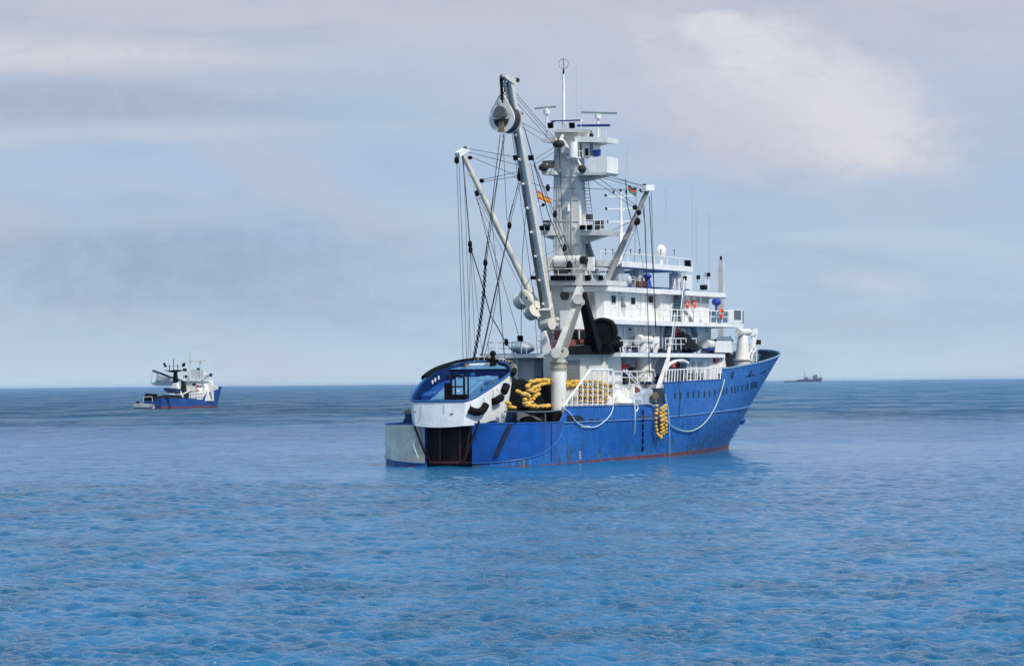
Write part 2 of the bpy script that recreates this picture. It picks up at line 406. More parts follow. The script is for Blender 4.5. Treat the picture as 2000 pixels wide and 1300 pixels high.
    far_ = t.mr(s.outputs[1], 240., 800.)
    t.put(b.inputs['Roughness'], t.m('ADD', .045, t.m('MULTIPLY', far_, t.mr(g2, .42, .58, .12, .42)))); b.inputs['Specular Tint'].default_value = (.44, .97, 1, 1)
    me.materials.append(m)
sea()

# ================================================================ THE LARGE BLUE SHIP
SHIP = empty('fishing_vessel', (0, 0, 0), 'large blue and white tuna fishing ship with tall masts and booms, moored in the foreground', 'fishing ship')
def part(mb, name, m, parent=None, smooth=False, label=None, **k): return mb.build(name, m, parent or SHIP, smooth, label, **k)

def send(z): return 68.3+8.3*(max(0, z)/9.1)**1.12
def hb(s, z):
    w = min(1, max(0, z)/9.); se = send(z)
    k = min(1, max(0, s-7)/12.); B = 6.85+k*(-.8+.7*min(1, max(0, z)/3.2))
    sa = 33+19*w; e = (s-sa)/(se-sa)
    if e > 0: B *= max(0., 1-min(1, e)**(1.75+.8*w))**(1.-.44*w)
    if s < 5: B = min(B, 2.02+(B-2.02)*max(0, 1-(1-max(0, s)/5)**2.3)**(1/2.3))
    return B
def sh(s): return .36*max(0, 1-max(0, s)/5)
def ztop(u):
    if u <= 7.3: return 3.35
    if u < 8.7: return 3.35+1.2*(u-7.3)/1.4
    if u <= 31.95: return 4.53
    if u <= 48.9: return 6.4+.25*(u-32)/17
    return 7.6+1.95*(max(0, min(31.2, u-49))/31.2)**1.25
def hull_hit(px, py, off=.03):
    c, d = SF.ray(px, py); lo = None
    k = 230.
    while k < 360:
        p = c+d*k
        if p.x-sh(p.y) < hb(p.y, p.z) and p.y < send(p.z) and p.y > 0: break
        k += .25
    a, b_ = k-.25, k
    for _ in range(20):
        m_ = (a+b_)/2; p = c+d*m_
        if p.x-sh(p.y) < hb(p.y, p.z) and p.y < send(p.z) and p.y > 0: b_ = m_
        else: a = m_
    p = c+d*a; e = .05
    n = V((1, -(hb(p.y+e, p.z)-hb(p.y-e, p.z))/(2*e), -(hb(p.y, p.z+e)-hb(p.y, p.z-e))/(2*e))).normalized()
    return p+n*off, n
def build_hull():
    us = [0, .04, .12, .25, .45, .7, 1, 1.4, 1.9, 2.5, 3.2, 4, 5, 6, 7.3, 8, 8.7]+[10+1.0*i for i in range(22)]+[31.94, 31.96]
    us += [33+i for i in range(16)]+[48.89, 48.91]+[50+.75*i for i in range(38)]+[78.6, 79, 79.4, 79.7, 79.9, 80.05, 80.15, 80.2]
    zs = [-1.5, 0, .3, .7, 1.2, 1.8, 2.4, 2.9, 3.35]
    mb = MB()
    for sg in (1, -1):
        rows = []
        for u in us:
            col = []
            top = ztop(u)
            for i in range(16):
                z = -1.5+(min(3.35, top)+1.5)*i/9 if i <= 9 else 3.35+(top-3.35)*(i-9)/6
                se = send(z); s = u if u <= 33 else 33+(u-33)*(se-33)/(80.2-33)
                col.append(V((sg*(hb(s, z) if u < 80.19 else 0.)+sh(s), s, z)))
            rows.append(col)
        mb.grid(rows)
    for z0, z1 in ((-1.5, 3.3),):   # flat sides of the stern ramp
        for sg in (-1, 1): mb.add([(sg*2.02+.36, 0, z0), (sg*2.02, 9, z0), (sg*2.02, 9, z1), (sg*2.02+.36, 0, z1)], [(0, 1, 2, 3)])
    return part(mb, 'hull', HULL, smooth=True, recalc=False)
HO = build_hull()
# bulwark cap rails following the sheer
def sheer(u0, u1, dz=0., sg=1, n=40, inset=0.):
    out = []
    for i in range(n+1):
        u = u0+(u1-u0)*i/n; z = ztop(u); s = u if u <= 33 else 33+(u-33)*(send(z)-33)/(80.2-33)
        out.append(V((sg*(hb(min(s, send(z)-.02), z)-inset)+sh(s), s, z+dz)))
    return out
for sg in (1, -1):
    part(MB().tube(sheer(0, 7.3, .02, sg, 30)+sheer(8.7, 31.9, .02, sg, 20), .06, 6), 'cap_rail', BLUE)
    part(MB().tube(sheer(32, 48.8, .02, sg, 20), .06, 6), 'cap_rail', BLUE)
    part(MB().tube(sheer(49, 80.15, .03, sg, 90), .09, 6), 'cap_rail', mat('faded_cap', (.16, .30, .46), .5))
# knuckle line on the side
def level(s0, s1, z0, z1, sg, n=50, off=.04):
    return [V((sg*(hb(s0+(s1-s0)*i/n, z0+(z1-z0)*i/n)+off), s0+(s1-s0)*i/n, z0+(z1-z0)*i/n)) for i in range(n+1)]
for sg in (1, -1):
    part(MB().tube(level(7.9, 29, 3.3, 3.36, sg), .07, 6)
         .tube(level(29, 64, 3.36, 4.15, sg), .07, 6), 'rub_rail', mat('rub_rail_blue', (.07, .20, .42), .5))
# slots
for x, y in zip((665, 718, 789, 840, 890, 942, 990, 1040, 1090, 1120, 1152, 1200, 1228, 1257, 1296, 1332, 1350, 1384, 1398, 1412, 1424, 1436),
                (637, 635, 630, 627, 624, 621, 617, 610, 603, 597, 590, 582, 580, 575, 568, 560, 555, 545, 541, 537, 533, 529)):
    px, py = 1180+x/4.814, 640+y/4.814
    p, n = hull_hit(px, py, .0); tn = V((-n.y, n.x, 0)).normalized()
    a, _ = hull_hit(px, py-6.4, 0); b, _ = hull_hit(px, py+6.4, 0)
    mb = MB(); q = []
    wd = .15
    for o in (-.03, .035):
        q += [b-tn*wd+n*o, b+tn*wd+n*o, a+tn*wd+n*o, a-tn*wd+n*o]
    mb.hexa(q); part(mb, 'hull_slot', mat('slot_dark', (.01, .018, .035), .5))
def hull_patch(name, pts, m, off=.03, th=.05, parent=None):
    q = [hull_hit(x, y, 0) for x, y in pts]; n = q[0][1]; return part(MB().prism([p-n*.02 for p, _ in q], n*(off+.02)), name, m, parent)
hull_patch('freeing_port', [(1107, 811), (1135, 811), (1143, 823), (1107, 823)], mat('port_dark', (.012, .014, .018), .7))
fpb = MB()
for y in (815, 819): fpb.tube([hull_hit(1107+i*4, y, .05)[0] for i in range(9)], .025, 5)
for x in (1113, 1120, 1127, 1134): fpb.tube([hull_hit(x, 811.5, .05)[0], hull_hit(x, 822.5, .05)[0]], .025, 5)
part(fpb, 'freeing_port_grille', RAILB)
for x in (1151, 1163, 1186, 1197): hull_patch('freeing_slot', [(x, 817.5), (x+7, 817.5), (x+7, 822.5), (x, 822.5)], MATS['port_dark'])
hull_patch('freeing_slot', [(1245, 812), (1269, 811.5), (1269, 815), (1245, 815.5)], mat('slot_brown', (.06, .055, .045), .7))
for x, y in ((1430, 731), (1466, 728)):
    p, n = hull_hit(x, y, .02); mb = MB(); mb.ring(p, n, .26, .09, 16, 6); h = part(mb, 'hawse_hole', RAILB, smooth=True)
    part(MB().cyl(p-n*.03, p+n*.02, .22), 'hole', MATS['port_dark'], h)
# painted lettering too small to read: short dark and white dashes
for i in range(9):
    x = 1456.5+i*2.05; y = 735.3-i*.42; hull_patch('name_lettering', [(x, y-1.4), (x+1.4, y-1.7), (x+1.4, y+1.1), (x, y+1.4)], mat('dark_lettering', (.004, .02, .09), .5), .025)
for i in range(6):
    x = 1486+i*1.9; y = 728-i*.75; hull_patch('name_lettering', [(x, y-1.2), (x+1.3, y-1.5), (x+1.3, y+1.0), (x, y+1.3)], MATS['dark_lettering'], .025)
for i in range(4): hull_patch('home_port_lettering', [(1136+i*4.4, 831), (1138.2+i*4.4, 831), (1139.2+i*4.4, 834.5), (1135.6+i*4.4, 834.5)], WHITE, .025)
for i in range(5): hull_patch('draught_mark', [(1131.3, 881+i*3.2), (1133.6, 881+i*3.2), (1133.6, 882.6+i*3.2), (1131.3, 882.6+i*3.2)], WHITE, .025)
for x0, y0, x1, y1 in ((1253.5, 822, 1255, 870),):
    pass
# stem knob
kz = V((0, 70.9, 2.7)); part(MB().sph(kz+V((.2, .5, 0)), .5, (1, 1.1, .9)).cyl(kz+V((0, .4, -.2)), kz+V((0, -1.5, -1.6)), .32, .1), 'stem_bolster', BLUE, smooth=True)

# stern quarter panels with the curved lower edge
def stern_panel(sg, m, label):
    pts = []
    n = 60
    path = []
    for i in range(n+1):
        a = i/n; s = 8.0*a**1.6
        path.append(s)
    L = [0]
    for i in range(n): L.append(L[-1]+math.hypot(path[i+1]-path[i], hb(path[i+1], 2)-hb(path[i], 2)))
    rows = []
    for k in range(9):
        row = []
        for i in range(n+1):
            a = L[i]/L[-1]; zl = .28+3.0*(1-math.sqrt(max(0, 1-a**1.75)))
            top = ztop(path[i]); zl = min(zl, top-.03)
            z = zl+(top-.05-zl)*k/8; s = path[i]; e = .01
            b = hb(s, z); nn = V((1, -(hb(s+e, z)-hb(max(0, s-e), z))/(2*e), 0)).normalized() if s > .02 else V((0, -1, 0))
            row.append(V((sg*(b+nn.x*.035)+sh(s), s+nn.y*.035, z)))
        rows.append(row)
    mb = MB().grid(rows); o = part(mb, 'stern_panel', m, smooth=True, label=label)
    part(MB().tube(rows[0], .045, 5), 'panel_edge', mat('panel_edge_blue', (.03, .12, .34), .5), o)
    return o
stern_panel(1, mat('panel_blue', (.004, .075, .33), .38, .25, .0, .3, spec=.35), 'smooth blue stern panel with curved lower edge')
PS = stern_panel(-1, SHEENG, 'stern panel with curved lower edge, coloured grey for reflected light')
# dark rubbing strip on the starboard quarter
part(MB().tube([hull_hit(x, y, .1)[0] for x, y in ((997, 828), (990, 842), (983, 857), (976, 873), (969, 890))], .2, 6), 'rubbing_strip', mat('strip_dark', (.004, .015, .06), .6))
part(MB().tube([hull_hit(x, y, .08)[0] for x, y in ((1076, 827), (1076, 850), (1076, 880), (1076, 903))], .035, 5), 'hull_seam', mat('seam', (.01, .05, .2), .5))

# ramp: slope, gate with mesh, struts
mb = MB(); mb.add([(-1.75, .9, -1), (2.3, .9, -1), (2.1, 5, 2.6), (-2.02, 5, 2.6)], [(0, 1, 2, 3)])
part(mb, 'stern_ramp', mat('ramp_dark', (.02, .016, .016), .8, .3, .3))
gate = part(MB().box(-1.63, 2.3, .62, .66, .05, 3.3), 'ramp_gate', mat('gate_dark', (.014, .01, .012), .8, .3))
g = MB()
for i in range(15): g.bar((-1.58+i*.2714, .56, .1), (-1.58+i*.2714, .56, 3.3), .045, .05)
for j in range(13): g.bar((-1.58, .52, .2+j*.26), (2.22, .52, .2+j*.26), .05, .04)
part(g, 'gate_mesh', DKRED, gate)
g = MB()
g.bar((-.5, .35, .3), (-.5, .35, 3.2), .12, .1).bar((1.2, .4, .3), (1.2, .4, 3.3), .14, .1).bar((-1.6, .4, .35), (2.2, .4, .35), .12, .14)
g.bar((-2.0, .3, 3.0), (-1.4, .3, .4), .12, .12).bar((2.3, .1, 3.3), (1.7, .3, .6), .16, .16).bar((1.7, .3, .6), (.9, .3, .25), .12, .12)
part(g, 'gate_frame', mat('frame_red_brown', (.075, .02, .018), .5, .3, .4), gate)
part(MB().tube([P(807, 826, s=-.6), P(833, 893, s=.1)], .09, 6), 'ramp_strut', DKRED)
part(MB().tube([P(936, 822, s=-.6), P(907, 898, s=.1)], .09, 6), 'ramp_strut', DKRED)
part(MB().tube([P(809, 860, s=-.45), P(807, 868, s=-.45), P(817, 895, s=-.4)], .05, 6), 'bent_pipe', mat('pipe_pale', (.6, .62, .58), .4))

# decks
def deckpoly(s0, s1, z, inset=.08, m=None, name='deck', th=.12, lim=99):
    n = 40; A = []; Bp = []
    for i in range(n+1):
        s = s0+(s1-s0)*i/n; b = min(lim, max(.02, hb(min(s, send(z)-.05), z)-inset)); A.append(V((b, s, z))); Bp.append(V((-b, s, z)))
    mb = MB(); mb.grid([A, Bp]); mb.grid([[p-V((0, 0, th)) for p in A], [p-V((0, 0, th)) for p in Bp]])
    return part(mb, name, m, recalc=False)
deckpoly(5.2, 32, 2.75, .1, mat('work_deck', (.035, .035, .035), .8, .3, .2), 'work_deck')
deckpoly(31.8, 56, 6.0, .1, BLUE, 'main_deck')
deckpoly(49.5, 78.8, 7.2, .35, mat('fore_deck', (.012, .035, .09), .6), 'fore_deck')
part(MB().box(-6.7, 6.7, 31.75, 31.85, 2.8, 6.3), 'deck_bulkhead', GREYW)
# stern rail over the open gap
g = MB(); rl = [P(985, 803.5, t=4.0), P(1030, 804, t=6.0), P(1062, 804, t=6.6), P(1094, 801, t=6.6)]
g.tube(rl, .06, 6)
for x, t_ in ((1013, 5.3), (1065, 6.5)): g.tube([P(x, 804, t=t_), P(x, 824, t=t_)], .05, 5)
part(g, 'stern_rail', mat('rail_greyblue', (.10, .14, .17), .5))
part(MB().prism([P(785, 799, t=-6.3), P(805, 797, t=-6.3), P(805, 812, t=-6.3), P(786, 806, t=-6.3)], (.3, 0, 0)), 'fairlead_box', CRANEC)
part(MB().box(-6.6, -4.5, 7.2, 7.4, 2.8, 4.2), 'stern_bulkhead', mat('navy_bulk', (.01, .04, .12), .5))
part(MB().box(-6.3, 3.0, 8.6, 8.9, 2.8, 4.3), 'net_bin_coaming', mat('navy_bulk', (.01, .04, .12), .5))

# railings ---------------------------------------------------------
def railing(pts, h=1.0, step=1.5, rails=2, r=.032, m=WHITE, parent=None, lean=V((0, 0, 0)), name='railing'):
    mb = MB(); pts = [V(p) for p in pts]
    for a, b in zip(pts[:-1], pts[1:]):
        n = max(1, round((b-a).length/step))
        for i in range(n+1):
            p = a.lerp(b, i/n); mb.tube([p, p+V((0, 0, h))+lean], r, 5)
        for k in range(rails):
            f = (k+1)/rails; o_ = V((0, 0, h*f))+lean*f; mb.tube([a+o_, b+o_], r*(1.15 if f == 1 else .8), 5)
    return part(mb, name, m, parent)
for sg in (1, -1):
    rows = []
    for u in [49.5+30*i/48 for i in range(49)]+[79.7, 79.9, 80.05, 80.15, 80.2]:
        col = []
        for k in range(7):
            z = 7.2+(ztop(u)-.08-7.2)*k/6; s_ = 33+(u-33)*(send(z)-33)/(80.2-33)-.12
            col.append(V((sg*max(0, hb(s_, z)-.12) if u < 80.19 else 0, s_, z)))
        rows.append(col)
    part(MB().grid(rows), 'bow_shade_lining', mat('bow_shade_dark', (.005, .010, .025), .6, .3, spec=.15), recalc=False)  # added dark inner face; shade inside the bow put into its colour
railing(sheer(32.3, 48.6, .05, 1, 4, .0), 1.05, .8, 1, .05, lean=V((-.05, .35, 0)))
railing(sheer(32.3, 48.6, .05, -1, 4, .0), 1.05, .9, 1, .05)
# bow top rail
for sg in (1, -1):
    a = [p for p in sheer(66, 80.1, .06, sg, 22, .05)]
    mb = MB()
    tp = [p+V((0, 0, 1.0-.5*max(0, (i-16)/6))) for i, p in enumerate(a)]
    if sg == -1:
        mb.tube(tp, .06, 5)
        for i in range(0, 23, 2): mb.tube([a[i], tp[i]], .035, 5)
        mb.tube([(p_+q_)/2 for p_, q_ in zip(a, tp)], .03, 5); part(mb, 'bow_rail', mat('rail_pale_blue', (.14, .26, .38), .5))
g = MB()
for x, y in ((1462, 708), (1472, 706), (1480, 704)):      # bow bollards
    c = P(x, y, t=2.0); g.cyl(c, c+V((0, 0, .7)), .14); g.bar(c+V((-.3, 0, .5)), c+V((.3, 0, .5)), .12, .12)
part(g, 'bollard_row', mat('bollard_blue', (.06, .16, .28), .5))

# starboard fence around the purse davit with vertical bars
fz = []
FT = 6.68
p = lambda x, y: P(x, y, t=FT)
mb = MB(); mb.tube([p(1099, 795), p(1152, 722), p(1196, 722)], .085, 6); mb.tube([p(1196, 722), p(1198, 793)], .06, 6)
for i in range(10):
    x = 1108+i*9.9; yb = 793.3; f = (x-1099)/(1152-1099); yt = 795-73*f if f < 1 else 722
    mb.tube([p(x, yb), p(x+.3, yt)], .055, 5)
for y in (735, 748, 760, 772, 784):
    f = (795-y)/73; mb.tube([p(1099+53*f, y), p(1197, y)], .018, 4)
mb.tube([p(1103, 790), p(1198, 789)], .04, 5)
part(mb, 'side_fence', WHITE)

# ---------------------------------------------------------------- casing aft starboard (white)
cas = part(MB().box(3.0, 4.7, 13.6, 26.2, 2.8, 8.8), 'casing', CREAM)
part(MB().box(2.9, 4.8, 13.5, 26.3, 8.8, 8.95), 'casing_top', WHITE, cas)
part(MB().cyl(P(1176, 795, t=4.7), P(1176, 692, t=4.7), .3), 'vent_trunk', CREAM, cas, True)
part(MB().box(*facet(1187, 692, 1214, 793, 4.78, .1)), 'white_panel', WHITE, cas)
lv = MB()
for i in range(15): 
    a = P(1108, 704+i*2.6, t=4.75); b = P(1133, 704+i*2.6, t=4.75); lv.bar(a, b, .06, .05)
part(lv, 'louvre', mat('louvre_grey', (.18, .18, .19), .6), cas)
part(MB().box(*facet(1107, 741, 1132, 753, 4.74, .1)), 'store_opening', mat('brown_dark', (.04, .025, .02), .8), cas)
# curved white bulk between casing and davit, drum and cable
part(MB().box(3.6, 5.0, 26.4, 31.6, 4.4, 6.3), 'winch_house', WHITE)
wd = part(MB().prism([P(x, y, t=5.4) for x, y in ((1236, 788), (1236, 752), (1239, 748), (1246, 748), (1249, 753), (1249, 788))], (-.5, 0, 0)), 'winch_frame', WHITE)
part(MB().cyl(P(1241, 764, t=5.45), P(1241, 764, t=5.3), .42), 'drum_opening', RREDB, wd, True)
part(MB().sph(P(1220, 786, t=5.6), .8, (1, 1.6, .55)).sph(P(1212, 780, t=5.2), .5), 'winch_cover', WHITE, None, True)
part(MB().box(3.0, 3.6, 26.5, 31.5, 6.3, 7.2).box(2.4, 3.2, 33.5, 41, 6.2, 7.2), 'blue_hatch', BLUE)
railing([V((5.6, 22.8, 6.4)), V((5.6, 32, 6.4))], 1.0, 1.8, 2, .04)
part(MB().tube([P(1218, 722, t=5.6), P(1242, 748, t=5.6)], .06).tube([P(1224, 722, t=5.6), P(1249, 748, t=5.6)], .06), 'sloping_ladder_rail', WHITE)
# grey-blue worn bulk under purse davit
part(MB().prism([P(x, y, t=6.3) for x, y in ((1252, 793), (1252, 780), (1262, 762), (1270, 758), (1280, 766), (1290, 790))], (-1.2, 0, 0)), 'roller_guard', mat('worn_greyblue', (.42, .48, .55), .6, .3, .3, .4))
part(MB().prism([P(x, y, t=6.7) for x, y in ((1282, 790), (1284, 758), (1299, 757), (1299, 790))], (-.6, 0, 0)), 'side_recess', mat('recess_dark', (.02, .03, .045), .7))
# purse davit: long white inclined beam
dv = part(MB().bar(P(1277, 783, t=6.5), P(1305, 700, t=6.2), .38, .32, .26, .24), 'purse_davit', WHITEW)
part(MB().bar(P(1305, 700, t=6.2), P(1310, 660, t=5.8), .3, .25, .2, .2), 'davit_head', WHITEW, dv)
part(MB().cyl(P(1280, 772, t=6.9), P(1280, 772, t=6.2), .3), 'davit_sheave', mat('sheave_brown', (.18, .12, .08), .7), dv, True)
part(MB().tube(smoothpts([P(x, y, t=6.0) for x, y in ((1298, 733), (1304, 714), (1318, 706), (1332, 704), (1343, 709))]), .17, 8), 'davit_arch', WHITEW, None, True)
part(MB().prism([P(1312, 716, t=6.15), P(1317, 709, t=6.15), P(1320, 718, t=6.15)], (.05, 0, 0)), 'warning_triangle', RED)
part(MB().ring(P(1324, 714, t=6.2), (1, 0, 0), .28, .12, 16, 7), 'rubber_ring', BLACK, None, True)

# ---------------------------------------------------------------- superstructure
WD = dict()
def slab(name, poly, z0, z1, m=WHITE, parent=None):
    return part(MB().prism([V((t, s, z0)) for t, s in poly], (0, 0, z1-z0)), name, m, parent)
def win(px0, py0, px1, py1, t, par, m=GLASS, name='window', fr=True):
    b = facet(px0, py0, px1, py1, t+.05, .08); o = part(MB().box(*b), name, m, par)
    if fr:
        f = MB(); e = .06
        f.box(b[0], b[1]+.02, b[2]-e, b[3]+e, b[5], b[5]+e).box(b[0], b[1]+.02, b[2]-e, b[3]+e, b[4]-e, b[4]).box(b[0], b[1]+.02, b[2]-e, b[2], b[4], b[5]).box(b[0], b[1]+.02, b[3], b[3]+e, b[4], b[5])
        part(f, 'window_frame', GREYW, o)
    return o
def door(px0, py0, px1, py1, t, par, m=GREYW, window=None):
    b = facet(px0, py0, px1, py1, t+.05, .08); o = part(MB().box(*b), 'door', m, par)
    f = MB(); e = .05
    f.box(b[0], b[1]+.025, b[2]-e, b[3]+e, b[5], b[5]+e).box(b[0], b[1]+.025, b[2]-e, b[2], b[4], b[5]).box(b[0], b[1]+.025, b[3], b[3]+e, b[4], b[5])
    part(f, 'door_frame', WHITE, o)
    if window: part(MB().box(*facet(*window, t+.08, .05)), 'door_window', GLASS, o)
    part(MB().box(b[1], b[1]+.05, b[3]-.2, b[3]-.1, (b[4]+b[5])/2-.05, (b[4]+b[5])/2+.05), 'door_handle', DARK, o)
    return o
# lower house
LH = slab('lower_house', [(-5.0, 31.9), (3.0, 31.9), (3.0, 42.0), (5.55, 42.0), (5.55, 50.6), (3.4, 53.5), (-3.4, 53.5), (-5.0, 50)], 6.0, 8.62)
LA = slab('aft_house', [(-5.0, 24.5), (2.9, 24.5), (2.9, 31.88), (-5.0, 31.88)], 4.4, 8.62, GREYW)
door(1240, 696, 1249, 742, 2.9, LA); door(1219, 700, 1230, 735, 2.9, LA)
for x in (1341, 1352, 1364): win(x, 706, x+6, 738, 5.55, LH, mat('shutter_grey', (.34, .38, .42), .5), 'shutter', False)
win(1394, 697, 1396.5, 707, 5.55, LH, fr=False); win(1403, 693, 1406.5, 705, 5.55, LH, GLASSB, fr=False); win(1409, 692, 1412, 702, 5.55, LH, GLASSB, fr=False)
part(MB().box(*facet(1396.5, 696, 1402, 708.5, 5.66, .1)), 'red_cabinet', RED, LH)
for i in range(5):
    for j in range(2): win(1332+i*9.5, 728+j*7, 1338.5+i*9.5, 733.5+j*7, 5.55, LH, mat('vent_dark', (.05, .05, .055), .6), 'vent_opening', False)
# deck 9 slab with overhang and forward bulwark
D9 = slab('boat_deck', [(-6.3, 23.2), (6.1, 23.2), (6.3, 45.5), (5.9, 50.5), (3.8, 54.2), (-3.8, 54.2), (-6.3, 48)], 8.64, 8.98)
slab('boat_deck_cover', [(-6.2, 23.4), (6.0, 23.4), (6.2, 45.3), (5.8, 50.3), (3.7, 54), (-3.7, 54), (-6.2, 48)], 8.985, 9.02, BLUE, D9)
part(MB().prism([P(x, y, t=5.93) for x, y in ((1398, 688), (1402, 659), (1429, 656), (1430, 688))], (-.12, 0, 0)), 'forward_bulwark', WHITE, D9)
part(MB().prism([V((5.83, 52.8, 9.0)), V((5.83, 52.8, 10.4)), V((-5.8, 53.8, 10.4)), V((-5.8, 53.8, 9.0))], (0, .12, 0)), 'front_bulwark', WHITE, D9)
slab('bulwark_top', [(5.95, 48), (5.95, 53), (2, 54.5), (2, 50)], 10.22, 10.26, DARK, D9)
part(MB().prism([P(x, y, t=5.6) for x, y in ((1414, 690), (1429, 688), (1430, 722), (1418, 722))], (-.3, 0, 0)), 'dark_passage', mat('passage_dark', (.006, .006, .008), .8))
part(MB().prism([P(x, y, t=5.62) for x, y in ((1411, 690), (1414, 690), (1419, 720), (1416, 722), (1408, 722))], (-.3, 0, 0)), 'break_plate', WHITE)
railing([V((5.95, 23.4, 9.0)), V((5.95, 26, 9.0)), V((5.95, 31.5, 9.0))], 1.0, 1.7, 2, .035)
railing([P(1300, 683, t=6.1), P(1340, 683, t=6.1)], 1.0, 1.2, 2, .04); railing([P(1352, 683, t=6.15), P(1360, 683, t=6.15)], 1.0, .8, 2, .04)
railing([V((-6.1, 23.4, 9.0)), V((-6.1, 46, 9.0))], 1.0, 1.8, 2, .035)
# middle house
MH = slab('middle_house', [(-4.4, 38.5), (1.0, 38.5), (1.0, 25), (4.2, 25), (4.2, 40.5), (4.9, 40.6), (4.9, 49.5), (3, 52), (-3, 52), (-4.4, 49)], 8.99, 11.38)
door(1225, 636, 1239, 680, 4.2, MH); 
part(MB().box(*facet(1229, 641, 1233, 645, 4.3, .06)), 'vent_cap', DARK, MH)
win(1329, 634, 1332, 650, 4.9, MH, GLASSB, fr=False); win(1341, 633, 1345, 652, 4.9, MH, GLASSB, fr=False); win(1379, 634, 1381.5, 648, 4.9, MH, GLASSB, fr=False); win(1358, 633, 1361, 650, 4.9, MH, GLASSB, fr=False)
part(MB().box(*facet(1319.5, 642, 1328, 656, 5.05, .14)), 'red_cabinet', RED, MH)
# bridge deck
BD = slab('bridge_deck', [(-5.9, 37.5), (.8, 37.5), (.8, 23.2), (5.5, 23.2), (5.5, 38), (6.1, 41.5), (6.95, 48.5), (6.95, 52.7), (3, 54.3), (-3, 54.3), (-6.95, 52.7), (-6.95, 48.5), (-5.9, 43)], 11.4, 11.78)
railing([V((5.4, 22.6, 11.78)), V((5.4, 31.2, 11.78))], 1.0, 1.75, 2, .035, lean=V((0, .2, 0)))
railing([V((5.45, 34.6, 11.78)), V((6.05, 41.5, 11.78)), V((6.9, 48.4, 11.78)), V((6.9, 49.2, 11.78))], 1.05, 1.1, 2, .045, lean=V((0, .2, 0)))
wp = part(MB().prism([P(x, y, t=6.98) for x, y in ((1424, 604), (1450, 604), (1450, 630), (1424, 631))], (-.14, 0, 0)), 'wing_bulwark', WHITE)
part(MB().box(*facet(1434.5, 605.5, 1447.5, 624.5, 7.02, .06)), 'wing_screen', mat('screen_grey', (.10, .105, .115), .35), wp)
part(MB().box(-6.98, 6.9, 52.8, 52.95, 11.8, 12.95), 'wing_front', mat('wing_blue', (.10, .2, .33), .5), BD)
# wheelhouse
BH = slab('wheelhouse', [(-4.4, 38.5), (1.0, 38.5), (1.0, 24.8), (4.0, 24.8), (4.0, 37.6), (4.4, 37.6), (4.4, 50.5), (2.5, 53.8), (-2.5, 53.8), (-4.4, 50.5)], 11.79, 14.18)
for x0, x1 in ((1194, 1202.5), (1266, 1275.5), (1284, 1294)): win(x0, 577.5, x1, 591.5, 4.0, BH)
door(1228, 576, 1245, 618, 4.0, BH, WHITE, (1233, 581, 1241, 594))
for x0, x1, y0, y1 in ((1349, 1352, 577, 592), (1360, 1367, 574, 590), (1371, 1384, 574, 592)): win(x0, y0, x1, y1, 4.4, BH, GLASSB)
part(MB().box(*facet(1330, 578, 1338.5, 592, 4.55, .14)), 'red_cabinet', mat('dark_red', (.22, .02, .02), .5), BH)
RD = slab('bridge_roof', [(-4.8, 38.2), (.6, 38.2), (.6, 24.0), (4.7, 24.0), (4.7, 36), (5.1, 36.2), (5.3, 52.5), (3.6, 57.5), (-3.2, 57.5), (-5.3, 52.5)], 14.2, 14.62)
slab('roof_cover', [(-4.7, 38.3), (.7, 38.3), (.7, 24.1), (4.6, 24.1), (4.6, 36), (5.0, 36.3), (5.2, 52.4), (3.5, 57.3), (-3.1, 57.3), (-5.2, 52.4)], 14.625, 14.66, BLUE, RD)
part(MB().box(-4.7, -4.6, 39, 54, 14.66, 15.0).box(2.6, 2.7, 26, 50, 14.67, 14.95), 'roof_coaming', RAILB, RD)
# monkey island beam on columns
MI = slab('signal_platform', [(-3.2, 39.5), (1.6, 39.5), (1.6, 27.2), (3.9, 27.2), (3.9, 47.6), (-3.2, 47.6)], 16.42, 16.9)
railing([V((3.85, 24.5, 16.9)), V((3.85, 47.5, 16.9))], .7, 3.2, 1, .04)
for x0, x1, t_ in ((1208, 1220, 3.4), (1248, 1257, 3.4), (1325, 1330, 3.4), (1340, 1352, 2.4)):
    b = facet(x0, 526, x1, 561, t_, .9); part(MB().box(b[0], b[1], b[2], b[3], 14.66, 16.3), 'platform_column', GREYW if x0 < 1300 else WHITE)
for x in (1183, 1197, 1232, 1249, 1291, 1317): 
    a = P(x, 517, t=3.8); part(MB().cyl(a+V((0, 0, .85)), a+V((0, 0, 1.25)), .035).sph(a+V((0, 0, 1.3)), .07), 'signal_lamp', DARK)
# red-brown hook shapes near x=1212 left out: a small flag locker rail
part(MB().ring(P(1214, 519, t=3.95), (1, 0, 0), .16, .035, 12, 5, 0, math.pi).ring(P(1209, 519, t=3.95), (1, 0, 0), .14, .035, 12, 5), 'hook', mat('hook_brown', (.10, .06, .06), .6))
# ladders & stairs
def stairs(a, b, w, n, par=None, m=mat('stair_bluegrey', (.22, .30, .38), .5), rail=True):
    a, b = V(a), V(b); st = MB(); wv = V((w, 0, 0))
    for k in (0, 1): st.bar(a+wv*k, b+wv*k, .06, .26)
    for i in range(n):
        p_ = a.lerp(b, (i+.5)/n); st.bar(p_, p_+wv, .26, .05)
    st.prism([a+V((0, .12, -.1)), a+wv+V((0, .12, -.1)), b+wv+V((0, .12, -.1)), b+V((0, .12, -.1))], (0, .03, 0))
    o = part(st, 'stairway', m, par)
    if rail:
        r_ = MB()
        for k in (0, 1): r_.tube([a+wv*k+V((0, -.1, 1.0)), b+wv*k+V((0, -.1, 1.0))], .04, 5).tube([a+wv*k, a+wv*k+V((0, -.1, 1))], .04, 5).tube([b+wv*k, b+wv*k+V((0, -.1, 1))], .04, 5)
        part(r_, 'handrail', WHITE, o)
    return o
stairs(P(1312, 626, t=4.5), P(1319, 566, t=4.5), .9, 10)
stairs(P(1294, 684, t=4.6), P(1300, 634, t=4.6), .9, 9)
